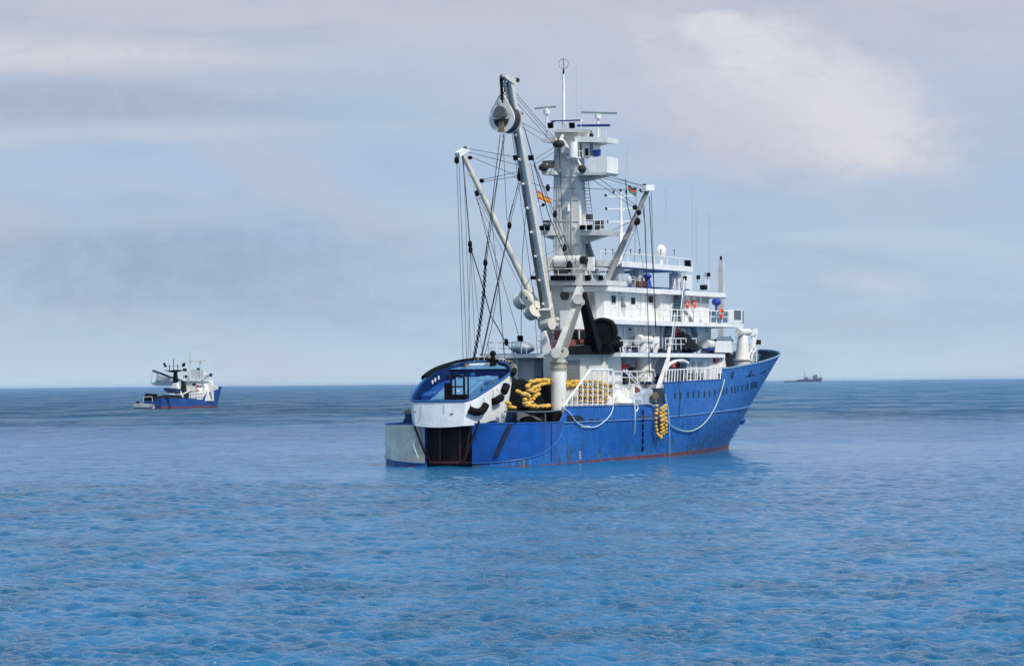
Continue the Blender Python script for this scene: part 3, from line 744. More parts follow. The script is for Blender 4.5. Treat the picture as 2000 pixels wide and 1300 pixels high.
def ladder(a, b, wv, n, m=WHITE, r=.03):
    a, b, wv = V(a), V(b), V(wv); l_ = MB(); l_.tube([a, b], r, 5).tube([a+wv, b+wv], r, 5)
    for i in range(n): p_ = a.lerp(b, (i+.5)/n); l_.tube([p_, p_+wv], r*.8, 5)
    return part(l_, 'ladder', m)
ladder(P(1314, 560, t=3.4), P(1313, 527, t=3.4), (0, 1.2, 0), 9, DOORG, .04)
# roof top items
part(MB().cyl(P(1291, 520, t=2), P(1291, 501, t=2), .16).cyl(P(1291, 502, t=2), P(1291, 500, t=2), .42), 'radome_post', WHITE, None, True)
part(MB().sph(P(1291, 490, t=2), .5, (1, 1, 1.15), 18, 12), 'radome', WHITE, None, True)
fl = lambda x, y, t_, r_=.25, m=DARK: part(MB().box(*facet(x-r_*20, y-r_*20, x+r_*20, y+r_*20, t_, .35)), 'floodlight', m)
def flood(c, w=.45, h=.5, face=(0, -1, -.25), par=None, d=.3):
    c = V(c); f_ = V(face).normalized(); x = f_.cross(V((0, 0, 1))).normalized(); y = x.cross(f_)
    q = []
    for o_, k in ((0, .75), (d, 1.)):
        q += [c+f_*o_-x*w/2*k-y*h/2*k, c+f_*o_+x*w/2*k-y*h/2*k, c+f_*o_+x*w/2*k+y*h/2*k, c+f_*o_-x*w/2*k+y*h/2*k]
    o = part(MB().hexa(q), 'floodlight', DARK, par)
    e = c+f_*(d+.012); k = .82
    part(MB().prism([e-x*w/2*k-y*h/2*k, e+x*w/2*k-y*h/2*k, e+x*w/2*k+y*h/2*k, e-x*w/2*k+y*h/2*k], f_*.01), 'lens', GLASS if par is None else DARK, o) if par is None else None
    return o
flood(P(1345, 514, t=3.6), .6, .7)
for x, y in ((1336, 543), (1362, 541), (1382, 536)): (flood(P(x, y, t=3.8), .28, .38, (1, -1, -.1)), part(MB().tube([P(x, y+3, t=3.8), V((3.8, P(x, y, t=3.8).y, 14.64))], .05, 5), 'lamp_post', WHITE))
part(MB().box(*facet(1380, 532, 1388, 543, 3.6, .3)), 'antenna_box', GREYW)
part(MB().tube([P(1384, 543, t=3.6), P(1384, 562, t=3.6)], .05).tube([P(1378, 540, t=3.8), P(1378, 562, t=3.8)], .04), 'antenna_post', WHITE)
part(MB().box(*facet(1377, 556, 1382, 566, 4.0, .5)), 'deck_locker', DARK)
g = MB().sph(P(1229, 547, t=3.8), .42, (.5, 1, 1)); g.tube([P(1240, 561, t=3.8), P(1240, 541, t=3.8), P(1235, 540, t=3.8)], .05); g.tube([P(1230, 547, t=3.8), P(1240, 545, t=3.8)], .05); part(g, 'dish_aerial', GREYW, None, True)
for x in (1248, 1259): part(MB().box(*facet(x, 549, x+8, 560, 4.0, .5)), 'brown_locker', BROWN)
part(MB().sph(P(1264, 539, t=3.9), .42, (1, 1, .5)).cyl(P(1265, 561, t=3.9), P(1265, 540, t=3.9), .36, .2), 'covered_searchlight', TARPB, None, True)
part(MB().sph(P(1399, 589.5, t=6.2), .42, (1, 1.05, .85), 16, 10).cyl(P(1399, 606, t=6.2), P(1399, 595, t=6.2), .12), 'covered_searchlight', TARPB, None, True)
# whip aerials
for x, y0, y1, t_ in ((1301, 364, 515, 3.), (1353, 362, 515, 3.), (1360, 405, 515, 2.), (1385, 410, 560, 3.), (1225, 290, 340, 1.2), (1126, 125, 235, .8), (1249, 490, 518, 3), (1341, 495, 518, 3)):
    part(MB().tube([P(x, y1, t=t_), P(x-.5 if x != 1225 else 1215, y0, t=t_) if x != 1225 else P(1225, 292, t=t_)], .022, 5), 'whip_aerial', mat('aerial_pale', (.42, .46, .48), .6))
part(MB().tube([P(1249, 497, t=3), P(1249, 490, t=3)], .12, 8), 'aerial_base', GREYW)
# aerial mast behind the bridge with crosstrees
am = part(MB().tube([P(1211, 520, t=0), P(1213, 440, t=0), P(1212, 376, t=0)], .2, 8, .12), 'signal_mast', WHITE)
g = MB()
for y, w_ in ((384, 28), (408, 26), (433, 24), (456, 25)): g.tube([P(1212-w_, y+.5, t=0), P(1212+w_, y-1.5, t=0)], .045, 5).tube([P(1212-8, y, t=0), P(1212, y+5, t=0), P(1220, y, t=0)], .04, 5)
part(g, 'crosstree', WHITE, am)
for x, y in ((1183, 382), (1184, 408), (1186, 433), (1186, 454), (1239, 381), (1212, 372), (1234, 372), (1198, 375), (1223, 375)): part(MB().cyl(P(x, y+2.5, t=0), P(x, y-3, t=0), .09), 'nav_lamp', DARK, am)
for k in range(5): part(MB().tube([P(1207+k*6, 374, t=0), P(1208+k*6, 345, t=0)], .018, 4), 'whip_aerial', MATS['aerial_pale'])
# foremast
fm = part(MB().box(*(lambda a, b: (-.28, .28, a.y-.28, a.y+.28, b.z, a.z))(P(1408, 508, t=0), P(1408, 662, t=0))), 'foremast', mat('foremast_grey', (.56, .55, .54), .5, .15, .1, .2))
part(MB().cyl(P(1408, 508, t=0), P(1408, 500, t=0), .12), 'mast_lamp', DARK, fm)
a = P(1402, 655, t=-.0); b = P(1402, 510, t=0); l_ = MB().tube([a, b], .03, 4).tube([a+V((-.35, 0, 0)), b+V((-.35, 0, 0))], .03, 4)
for i in range(48): p_ = a.lerp(b, i/48); l_.tube([p_, p_+V((-.35, 0, 0))], .02, 4)
part(l_, 'ladder', WHITE, fm)

# ---------------------------------------------------------------- main mast tower
MS = 26.
mp = lambda x, y, ds=0.: P(x, y, s=MS+ds)
def prismS(name, pts, s, th, m=MASTG, par=None): return part(MB().prism([P(x, y, s=s) for x, y in pts], (0, th, 0)), name, m, par)
TOW = prismS('mast_tower', [(1081, 520), (1083, 300), (1128, 300), (1134, 520)], MS, 1.6)
part(MB().tube([mp(1130, 522, .35), mp(1127.5, 345, .35), mp(1125, 300, .35)], .36, 12), 'mast_edge', mat('mast_sunlit_edge', (.80, .77, .73), .45, .1, .0, .1), TOW, True)  # right edge coloured brighter than the tower to paint in sunlight
part(MB().tube([mp(1085, 522, .3), mp(1086.5, 300, .3)], .22, 12), 'mast_edge', MASTG, TOW, True)
prismS('mast_head', [(1082, 303), (1083, 258), (1131, 257), (1131, 303)], MS-.05, 1.7, MASTG, TOW)
ml = MB(); a = mp(1106, 520, -.12); b = mp(1107, 415, -.12)
for i in range(30): p_ = a.lerp(b, i/30); ml.tube([p_, p_+V((.3, 0, 0))], .018, 4)
ml.tube([a, b], .02, 4).tube([a+V((.3, 0, 0)), b+V((.3, 0, 0))], .02, 4); part(ml, 'mast_rungs', GREYW, TOW)
part(MB().cyl(mp(1110, 412, -.2), mp(1110, 398, -.2), .12).box(*sbox(1107, 408, 1112, 413, MS-.25, .25)), 'mast_lamp', WHITE, TOW, True)
# base of the tower
TB = prismS('mast_base', [(1080, 690), (1076, 556), (1160, 556), (1172, 690)], MS-1.2, 3.4, MASTG)
c = mp(1103, 577, -1.25); part(MB().cyl(c, c+V((0, -.04, 0)), .42, n=20), 'porthole', mat('port_grey', (.06, .065, .07), .4), TB, True)
prismS('mast_transition', [(1081, 556), (1081, 518), (1134, 518), (1140, 556)], MS-.3, 2.2, MASTG)
# machinery collar at 495-525
g = MB(); g.cyl(mp(1085, 510, -.7), mp(1126, 510, -.7), .5, n=10).box(*sbox(1066, 502, 1079, 530, MS-.9, .7)); part(g, 'winch_housing', CREAM, None, True)
part(MB().cyl(mp(1128, 508, -.9), mp(1134, 508, -.9), .42).cyl(mp(1134, 508, -.9), mp(1146, 509, -.9), .3), 'winch_drum', CREAM, None, True)
part(MB().cyl(mp(1135, 508, -.95), mp(1146, 508, -.95), .34), 'drum_core', DARK, None, True)
part(MB().box(*sbox(1147, 502, 1158, 528, MS-.6, .5)), 'post_bracket', WHITE)
# platforms with tapered undersides: (left, right, ytop, ybot, inner tower left, right, taper)
def platform(x0, x1, yt, yb, xi0, xi1, tap, d0=-1.3, dep=3.6, m=MASTG):
    pf = prismS('mast_platform', [(x0, yt), (x1, yt), (x1, yb), (x0, yb)], MS+d0, dep, m)
    g = MB()
    if x0 < xi0: g.prism([P(x, y, s=MS+.2) for x, y in ((x0+1, yb), (xi0, yb), (xi0, yb+tap))], (0, 1.2, 0))
    if x1 > xi1: g.prism([P(x, y, s=MS+.2) for x, y in ((xi1, yb), (x1-1, yb), (xi1, yb+tap))], (0, 1.2, 0))
    if g.v: part(g, 'platform_bracket', mat('underside_shade_grey', (.40, .385, .37), .6), pf)  # shade beneath the platforms put into the bracket colour
    return pf
PA = platform(1044, 1184, 547, 557, 1080, 1150, 13, -2.6, 5.)
for a_, b_ in ((1057, 1081), (1133, 1186)):
    pf = prismS('mast_platform', [(a_, 450), (b_, 450), (b_-2, 459), (a_, 459)], MS-1.0, 3.2)
part(MB().prism([P(x, y, s=MS+.2) for x, y in ((1058, 461), (1082, 461), (1082, 469))], (0, 1.2, 0)).prism([P(x, y, s=MS+.2) for x, y in ((1133, 460), (1183, 459), (1140, 473), (1133, 472))], (0, 1.2, 0)), 'platform_bracket', mat('underside_shade_grey', (.40, .385, .37), .6))
part(MB().prism([P(x, y, s=MS-.9) for x, y in ((1058, 334), (1082, 334), (1086, 341), (1058, 341))], (0, 2.8, 0)).prism([P(x, y, s=MS-.9) for x, y in ((1123, 337), (1187, 337), (1180, 341), (1123, 342))], (0, 2.8, 0)), 'mast_platform', MASTG)
part(MB().prism([P(x, y, s=MS+.1) for x, y in ((1126, 342), (1183, 341), (1146, 351), (1134, 353))], (0, 1.5, 0)), 'platform_bracket', mat('underside_shade_grey', (.40, .385, .37), .6))
# crow's nest
CN = part(MB().box(*sbox(1150, 307, 1186, 338, MS-.9, 2.6)), 'crows_nest', WHITE)
cab = part(MB().box(*sbox(1138, 280, 1158, 308, MS-.2, 1.8)), 'lookout_cabin', WHITE)
part(MB().box(*sbox(1142.5, 290, 1148.5, 303.5, MS-.26, .06)), 'window', GLASS, cab)
part(MB().box(*sbox(1151.5, 280, 1158, 303, MS-.24, .04)), 'window', GLASSB, cab)
part(MB().prism([P(x, y, s=MS-.4) for x, y in ((1158, 293), (1169, 292), (1168, 303), (1160, 306))], (0, .6, 0)), 'blue_cover', TARPB, None)
part(MB().cyl(mp(1120, 308, -.9), mp(1120, 277, -.9), .38).cyl(mp(1108, 309, -.9), mp(1134, 309, -.9), .1), 'lookout_tank', WHITE, None, True)
g = MB(); g.tube([mp(1126, 307, -.6), mp(1126, 281, -.6), mp(1138, 281, -.6), mp(1138, 307, -.6)], .04, 5).tube([mp(1132, 307, -.6), mp(1132, 281, -.6)], .03, 5).tube([mp(1126, 295, -.6), mp(1138, 295, -.6)], .03, 5); part(g, 'lookout_rail', WHITE)
part(MB().box(*sbox(1059, 314, 1078, 328, MS-.8, .5)), 'mast_locker', mat('locker_brown', (.10, .09, .085), .6))
prismS('fairing_plate', [(1096, 268), (1101, 276), (1113, 300), (1096, 298)], MS-.75, .7, MASTG)
# top platforms
part(MB().prism([P(x, y, s=MS-.9) for x, y in ((1056, 270), (1084, 268), (1084, 279), (1057, 277))], (0, 2.8, 0)), 'mast_platform', MASTG)
part(MB().prism([P(x, y, s=MS-.9) for x, y in ((1122, 267), (1147, 268), (1186, 268), (1185, 278), (1123, 277))], (0, 2.8, 0)), 'mast_platform', WHITE)
part(MB().prism([P(x, y, s=MS+.1) for x, y in ((1126, 278), (1183, 278), (1160, 283), (1128, 281))], (0, 1.5, 0)), 'platform_bracket', mat('underside_shade_grey', (.40, .385, .37), .6))
part(MB().prism([P(x, y, s=MS-.6) for x, y in ((1073, 252), (1137, 251), (1131, 258), (1080, 258))], (0, 2.4, 0)), 'mast_platform', MASTG)
railing([mp(1150, 268, -.8), mp(1184, 268, -.8)], .75, .55, 2, .025); railing([mp(1058, 270, -.8), mp(1082, 268, -.8)], .7, .55, 2, .025); railing([mp(1084, 252, -.5), mp(1135, 251, -.5)], .6, .7, 1, .025)
railing([mp(1137, 450, -.9), mp(1185, 449, -.9)], .85, .6, 2, .03); railing([mp(1058, 450, -.9), mp(1080, 450, -.9)], .6, .6, 1, .03)
railing([mp(1060, 547, -2.5), mp(1183, 546, -2.5)], .95, 1.4, 2, .03)
for x, y in ((1077, 244), (1119, 244)): flood(mp(x, y, -.3), .5, .5)
for x in (1140, 1153.5): flood(mp(x, 443, -1.0), .5, .42)
for x in (1060, 1071): flood(mp(x, 444, -1.0), .42, .4)
for i in range(3): flood(mp(1081+i*9, 541.5, -2.6), .38, .42)
for i in range(3): flood(mp(1103+i*9.2, 541.5, -2.6), .38, .42)
flood(mp(1150, 541, -2.4), .5, .45); flood(mp(1175, 541, -2.4), .4, .4); flood(mp(1044, 541, -2.4), .5, .3)
for x, y, w_, h_ in ((1066, 436, .55, .5), (1163, 440, .35, .75), (1172, 438, .3, .7), (1149, 425, .45, .6), (1086, 533, .3, .5), (1101, 529, .5, .5), (1093, 530, .3, .4)):
    c = mp(x, y, -.7); part(MB().box(c.x-w_/2, c.x+w_/2, c.y, c.y+.5, c.z-h_/2, c.z+h_/2), 'platform_equipment', mat('equipment_dark', (.05, .05, .055), .5, .2, .2))
for x in (1137, 1146): pass
# tower ladder right side
ladder(P(1149, 442, s=MS+.4), P(1138, 350, s=MS+.4), (.5, 0, 0), 14, mat('ladder_grey', (.25, .27, .30), .5), .035)
st = stairs(P(1163, 545, s=MS+.9), P(1140, 474, s=MS+.9), .45, 16, None, mat('ladder_grey', (.25, .27, .30), .5), False)
stairs(P(1190, 600, s=MS+.9)+V((0, 2, 0)), P(1172, 562, s=MS+.9)+V((0, 2, 0)), .7, 9, None, mat('ladder_grey', (.25, .27, .30), .5), False)
# top pole with ring aerial
pole = part(MB().tube([mp(1101, 252, .3), mp(1100.5, 145, .3)], .17, 10, .11), 'top_pole', WHITE, None, True)
part(MB().cyl(mp(1100.5, 145, .3), mp(1100.5, 136, .3), .08), 'aerial_foot', DARK, pole)
c = mp(1100.5, 125, .3); part(MB().ring(c, (0, 1, 0), .44, .022, 28, 5).ring(c, (.95, .3, 0), .44, .022, 28, 5), 'ring_aerial', WIRE, pole)
# radars
def radar(px, py, x0, x1, ya, yb, ybase, m=BLADE):
    c = mp(px, py); o = part(MB().cyl(mp(px, ybase), mp(px, py+8), .1).cyl(mp(px, py+12), mp(px, py+4), .28, .3), 'radar', WHITE, None, True)
    part(MB().bar(mp(x0, ya, -.2), mp(x1, yb, .2), .14, .16), 'radar_scanner', m, o); part(MB().cyl(mp(px, py+4), mp(px, py), .08), 'radar_shaft', WHITE, o)
    return o
radar(1068, 211, 1044, 1086, 212, 208.5, 270); radar(1168, 220, 1135, 1205, 219.5, 221.5, 268)
part(MB().bar(mp(1077, 237.5), mp(1134, 235.5), .2, .17), 'radar_scanner', RBLUE)
part(MB().bar(mp(1128, 245.5), mp(1191, 245), .2, .2), 'radar_scanner', RBLUE)
part(MB().cyl(mp(1135, 236, -.1), mp(1139, 236, -.1), .12, .02), 'scanner_tip', WHITE)
g = MB().cyl(mp(1155, 267, -.5), mp(1155, 257, -.5), .22, .05); part(g, 'horn', DARK)

# ---------------------------------------------------------------- booms
bt = P(996, 160, t=0); bf = P(1074, 632, t=0); 
MBM = part(MB().bar(bf+V((0, 0, 0)), bt, .84, .7, .46, .46), 'main_boom', BOOML)
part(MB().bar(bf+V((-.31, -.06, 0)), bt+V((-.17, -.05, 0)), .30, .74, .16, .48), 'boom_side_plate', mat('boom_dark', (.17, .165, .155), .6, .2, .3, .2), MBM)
part(MB().bar(bf+V((.32, -.42, 0)), bt+V((.15, -.26, 0)), .2, .1, .12, .08), 'boom_flange', WHITE, MBM)
for i in range(9):
    q = bf.lerp(bt, .08+i*.1)+V((-.1, -.45, .0)); part(MB().cyl(q, q+V((0, -.16, .1)), .09), 'boom_light', WHITE, MBM)
# boom head
hd = part(MB().prism([P(x, y, t=0) for x, y in ((978, 149), (984, 147), (1006, 156), (1005, 164), (1000, 166), (984, 155))], (.3, 0, 0)), 'boom_head', BOOML, MBM)
part(MB().bar(P(998, 155, t=0), P(1012, 157, t=.3), .3, .3), 'head_lamp', DARK, MBM)
part(MB().bar(P(984, 160, t=-.3), P(1012, 235, t=-.3), .18, .16), 'head_strut', WHITE, MBM)
part(MB().ring(P(1010, 235, t=-.2), (1, -.4, 0), .75, .14, 18, 7, 0, 4.3), 'hose_bundle', BLACK, MBM, True)
for x, y in ((1015, 345), (1017, 335), (1032, 395), (1029, 400), (1035, 388)): part(MB().sph(P(x, y, t=-.6), .24, (1, 1, 1.7)), 'boom_block', BLACK, MBM, True)
flood(P(1039, 307, t=.4), .45, .45); flood(P(1009, 307, t=-.8), .4, .45)
part(MB().bar(P(1047, 399, t=0), P(1063, 399, t=.3), .12, .12), 'boom_bracket', WHITE, MBM); flood(P(1062, 399, t=.3), .3, .25)
# lower junction of boom foot
ft = part(MB().bar(P(1066, 600, t=0), P(1076, 640, t=0), 1.05, .9, .7, .7).cyl(P(1062, 634, t=-.4), P(1078, 632, t=.5), .5), 'boom_foot', BOOML, MBM)
# port boom
pt_, pfp = P(902, 298, t=-7.2), P(1036, 574, t=-2.8)
PB = part(MB().tube([pfp, pfp.lerp(pt_, .5), pt_], .28, 12, .2), 'port_boom', BOOML, None, True)
part(MB().bar(P(893, 303, t=-7.3), P(911, 292, t=-7.0), .5, .42), 'boom_cap', WHITE, PB)
part(MB().bar(pfp, P(1068, 625, t=-1.6), .55, .5, .75, .6), 'boom_heel', CREAM, PB)
for x, y, k in ((892, 313, 1.6), (909, 291, 1.1), (918, 308, .8), (941, 353, 1.), (932, 377, 1.5)): part(MB().sph(P(x, y, t=-7), .2, (1.1, 1, k)), 'boom_block', BLACK, PB, True)
for i in range(5): q = pfp.lerp(pt_, .6+i*.08)+V((-.2, -.2, 0)); part(MB().box(q.x-.12, q.x+.05, q.y-.1, q.y+.1, q.z-.1, q.z+.12), 'boom_cleat', BOOML, PB)
# net winches strung along the heel
for i, (x, y) in enumerate(((1023, 585), (1043, 606), (1071, 630), (1078, 650))):
    c = P(x, y, t=-2.2+.3*i); ax = V((.75, -.55, .3)).normalized() if i != 2 else V((.95, -.2, 0))
    wv = part(MB().cyl(c-ax*.55, c+ax*.35, .62, n=18), 'heel_winch', CREAM, None, True)
    part(MB().cyl(c+ax*.35, c+ax*.47, .74, n=18).cyl(c-ax*.65, c-ax*.55, .7, n=18), 'winch_flange', BOOML, wv, True)
    part(MB().cyl(c+ax*.46, c+ax*.5, .09), 'winch_hub', DARK, wv, True)
for x, y in ((1035, 590), (1052, 621), (1062, 655)): part(MB().ring(P(x, y, t=-1.7), (1, -.5, 0), .2, .06, 12, 6), 'shackle', WIRE)
part(MB().sph(P(1062, 655, t=-1.5), .25, (1, 1, 1.8)), 'hanging_hook', BLACK, None, True)
g = MB()
random.seed(3)
for i in range(16): 
    x = 1080+random.random()*26; y = 622+random.random()*56; c = P(x, y, t=random.uniform(-.6, .6)); part(MB().sph(c, random.uniform(.15, .4), (1, 1, .8), 8, 6), 'boom_foot_machinery', mat('machinery_cream', (.48, .43, .37), .6, .3, .5), None, True)
# starboard boom
st_, sfp = P(1266, 368, t=7.0), P(1166, 592, t=2.6)
SB = part(MB().tube([sfp, sfp.lerp(st_, .5), st_], .26, 12, .2), 'starboard_boom', mat('boom_mid', (.33, .31, .28), .55, .15, .2, .2), None, True)
part(MB().bar(P(1257, 368, t=6.9), P(1273, 366, t=7.1), .5, .45), 'boom_cap', WHITE, SB)
for x, y, k in ((1259, 363, .9), (1253, 372, .8), (1240, 405, 1.1), (1248, 415, 1.2), (1246, 432, 1.6), (1243, 435, 1.2)): part(MB().sph(P(x, y, t=6.6), .2, (1.1, 1, k)), 'boom_block', BLACK, SB, True)
part(MB().sph(P(1154, 590, t=2.4), .34).bar(P(1150, 598, t=2.5), P(1172, 612, t=2.5), .3, .25).cyl(P(1150, 600, t=2.3), P(1166, 586, t=2.7), .2), 'boom_heel', CREAM, SB, True)

# ---------------------------------------------------------------- knuckle crane aft (own part of ship)
CB = 5.6
pa, pb = P(1091, 803, t=CB), P(1091, 707, t=CB)
CR = part(MB().cyl(pa, pb, .6, n=20), 'crane_pedestal', WHITEW, None, True)
part(MB().cyl(P(1091, 724, t=CB), P(1091, 706, t=CB), .64, n=20).cyl(P(1091, 709, t=CB), P(1091, 706, t=CB), .74, n=20).cyl(P(1091, 720, t=CB), P(1091, 717, t=CB), .68, n=20), 'pedestal_collar', RUSTY, CR, True)
part(MB().bar(P(1091, 706, t=CB), P(1091, 688, t=CB), 1.0, .7, .75, .5), 'crane_turret', CRANEC, CR)
part(MB().cyl(P(1086, 689, t=CB+.3), P(1084, 689, t=CB-.6), .42).cyl(P(1101, 688, t=CB+.5), P(1099, 688, t=CB-.3), .42), 'crane_pivot', CRANEC, CR, True)
part(MB().bar(P(1093, 690, t=CB), P(1129, 591, t=CB), .85, .6, .6, .5), 'crane_lower_arm', CRANEC, CR)
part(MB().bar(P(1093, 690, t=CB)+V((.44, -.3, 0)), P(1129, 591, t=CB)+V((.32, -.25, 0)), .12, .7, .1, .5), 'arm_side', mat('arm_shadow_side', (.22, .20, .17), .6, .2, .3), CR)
part(MB().bar(P(1122, 594, t=CB), P(1133, 562, t=CB), .62, .5, .5, .42), 'crane_knuckle', CRANEC, CR)
part(MB().cyl(P(1129, 584, t=CB+.4), P(1129, 584, t=CB-.5), .42).cyl(P(1136, 590, t=CB+.4), P(1136, 590, t=CB-.4), .28), 'knuckle_pin', CRANEC, CR, True)
part(MB().bar(P(1137, 575, t=CB), P(1163, 682, t=CB), .55, .6, .85, .9), 'crane_outer_arm', BLACK, CR)
hub = P(1178, 648, t=CB-.2)
part(MB().cyl(hub+V((-.1, .45, 0)), hub+V((.1, -.45, 0)), 1.2, n=32).ring(hub+V((.1, -.46, 0)), (.2, -.95, 0), 1.0, .12, 32, 7).cyl(hub+V((.1, -.45, 0)), hub+V((.13, -.62, 0)), .4), 'power_roller', BLACK, CR, True)
g = MB().box(*facet(1160, 660, 1203, 690, CB-.1, .9)).sph(P(1205, 672, t=CB), .5, (1, 1.3, .9))
for i in range(6): g.cyl(P(1206+random.random()*5, 662+i*5, t=CB+.1), P(1206+random.random()*5, 662+i*5, t=CB-.5), .26)
g.prism([P(x, y, t=CB-.1) for x, y in ((1103, 684), (1118, 676), (1150, 674), (1200, 678), (1192, 692), (1103, 692))], (-.6, 0, 0))
part(g, 'roller_motor', BLACK, CR, False)
# control cab behind it
cb = part(MB().box(*facet(1117, 644, 1152, 664, 4.2, 1.6)), 'control_cab', RREDB)
part(MB().box(*facet(1118, 645, 1150, 662, 4.25, .06)), 'cab_window', mat('cab_dark', (.02, .02, .022), .3), cb)
part(MB().box(*facet(1131, 645, 1132.5, 662, 4.29, .04)), 'window_bar', WHITE, cb)
part(MB().prism([P(x, y, t=4.3) for x, y in ((1106, 680), (1112, 667), (1122, 663), (1154, 662), (1154, 672), (1125, 673), (1112, 682))], (-1.4, 0, 0)), 'cab_apron', mat('apron_red', (.30, .09, .075), .5, .2), cb)
part(MB().box(*facet(1120, 606, 1146, 643, 3.6, 1.2)), 'cab_screen', WHITE, cb)
# grey doors / port bulk left of the pedestal, platform with rescue boat to port
part(MB().box(*sbox(1043, 692, 1058, 745, 24, 3)).box(*sbox(1066, 700, 1078, 745, 23, 3)), 'vent_bulk', mat('vent_grey_blue', (.15, .17, .21), .5))
part(MB().box(*sbox(1056, 640, 1080, 745, 25.5, 2)), 'port_bulk', WHITE)
part(MB().prism([P(x, y, s=23.8) for x, y in ((1057, 650), (1063, 645), (1078, 690), (1078, 745), (1062, 745))], (0, .4, 0)), 'gusset_plate', WHITE)
pp = part(MB().box(*sbox(998, 692, 1056, 697, 24, 6)), 'port_platform', WHITE)
part(MB().prism([P(x, y, s=26.) for x, y in ((1010, 697), (1054, 697), (1052, 708), (1040, 703))], (0, 2, 0)), 'platform_bracket', mat('underside_shade_grey', (.40, .385, .37), .6), pp)
part(MB().tube([P(1010, 697, s=24.2), P(1010, 745, s=24.2)], .09).tube([P(1052, 697, s=24.2), P(1046, 725, s=24.2)], .12), 'platform_post', WHITE, pp)
railing([P(1001, 692, s=24.2), P(1056, 691, s=24.2)], 1.1, 1.2, 2, .03)
part(MB().bar(P(938, 692, t=-6), P(1005, 694, t=-6), .14, .14), 'boat_boom', mat('spar_buff', (.42, .36, .28), .6))
part(MB().box(*sbox(1013, 718, 1042, 727, 26, 2)).box(*sbox(1004, 728, 1042, 745, 25.5, 2)), 'port_locker', WHITE)
flood(P(1018, 659, s=24), .5, .5); part(MB().tube([P(1018, 664, s=24), P(1018, 692, s=24)], .04), 'lamp_post', WHITE)

# deck cranes (white) amidships and on the foredeck
def deck_crane(px, t_, ybase, dx=0, s=1.):
    q = lambda x, y: P(px+(x-1258)*s, ybase+(y-745)*s, t=t_)
    o = part(MB().cyl(q(1256, 745), q(1256, 722), .82*s+.0, n=18).cyl(q(1256, 724), q(1256, 721), .98*s, n=18).cyl(q(1256, 722), q(1257, 672), .75*s, .52*s, n=14), 'deck_crane', WHITEW, None, True)
    part(MB().cyl(q(1247, 664), q(1270, 664), .36*s).sph(q(1250, 662), .42*s), 'crane_head', CREAM, o, True)
    part(MB().box(*(lambda b: (b[0], b[1], b[2], b[3], b[4], b[5]))((t_-.4, t_+.1, q(1263, 0).y, q(1269, 0).y, q(1263, 666).z, q(1263, 657).z))), 'crane_motor', mat('motor_rust', (.12, .06, .04), .6), o)
    part(MB().bar(q(1262, 668), q(1285, 663), .3, .55).bar(q(1285, 660), q(1279, 700), .24, .3), 'crane_jib', WHITE, o)
    part(MB().box(*(t_-.3, t_+.2, q(1276, 0).y, q(1284, 0).y, q(1276, 690).z, q(1276, 680).z)), 'crane_panel', DARK, o)
    part(MB().tube(smoothpts([q(1276, 700), q(1270, 715), q(1273, 735), q(1279, 744)]), .1, 6).tube(smoothpts([q(1284, 700), q(1276, 715), q(1279, 735)]), .1, 6), 'crane_hose', WHITE, o, True)
    part(MB().tube(smoothpts([q(1248, 663), q(1241, 672), q(1247, 680)]), .04, 5), 'hydraulic_hose', GREYW, o, True)
    return o
deck_crane(1258, 5.0, 745); deck_crane(1452, 4.2, 723, s=.92)
ladder(P(1467, 706, t=4.2), P(1468, 685, t=4.2), (0, 1.6, 0), 5, WHITE, .05)
part(MB().bar(P(1470, 652, t=4.2), P(1468, 690, t=4.2), .2, .3), 'crane_stay', WHITE)
# rescue-boat davit: curved grey arm
dd = part(MB().bar(P(1362, 684, t=5.0), P(1360, 648, t=5.0), .5, .5, .4, .4), 'boat_davit', WHITE)
part(MB().tube(smoothpts([P(x, y, t=5.1) for x, y in ((1358, 655), (1352, 635), (1346, 618), (1336, 607))]), .3, 8, .12), 'davit_arm', mat('davit_grey', (.22, .24, .26), .5), dd, True)
part(MB().tube([P(1337, 608, t=5.2), P(1337, 634, t=5.2)], .02, 4), 'davit_wire', WIRE, dd)
part(MB().sph(P(1338, 636, t=5.2), .2).cyl(P(1338, 637, t=5.2), P(1338, 642, t=5.2), .1, .03), 'davit_hook', ORANGE, dd, True)

# ================================================================ things lying on or hanging from the ship
# life rings
def life_ring(px, py, t_, label, ax=(1, 0, 0), r=.3, s_=None):
    c = P(px, py, t=t_); e = empty('life_ring', c-V((0, 0, r+.08)), label, 'life ring', group='orange life rings of the ship')
    MB().ring(c, ax, r, .11, 20, 8).build('ring', ORANGE, e, True)
    b = MB()
    axv = V(ax).normalized(); x = axv.orthogonal().normalized(); y = axv.cross(x)
    for k in range(4):
        a_ = math.pi/4+k*math.pi/2; d0 = a_-.14; d1 = a_+.14
        b.tube([c+(x*math.cos(d0)+y*math.sin(d0))*r, c+(x*math.cos(a_)+y*math.sin(a_))*r, c+(x*math.cos(d1)+y*math.sin(d1))*r], .118, 8)
    b.build('band', mat('band_grey', (.6, .6, .6), .5), e, True)
life_ring(1343.5, 594, 4.7, 'orange life ring on the wheelhouse wall, aft one of the two beside the stairs')
life_ring(1357.5, 593, 4.7, 'orange life ring on the wheelhouse wall, forward one nearest the bridge windows')
life_ring(1409, 612, 7.0, 'orange life ring on the bridge wing rail below the round blue cover', r=.42)
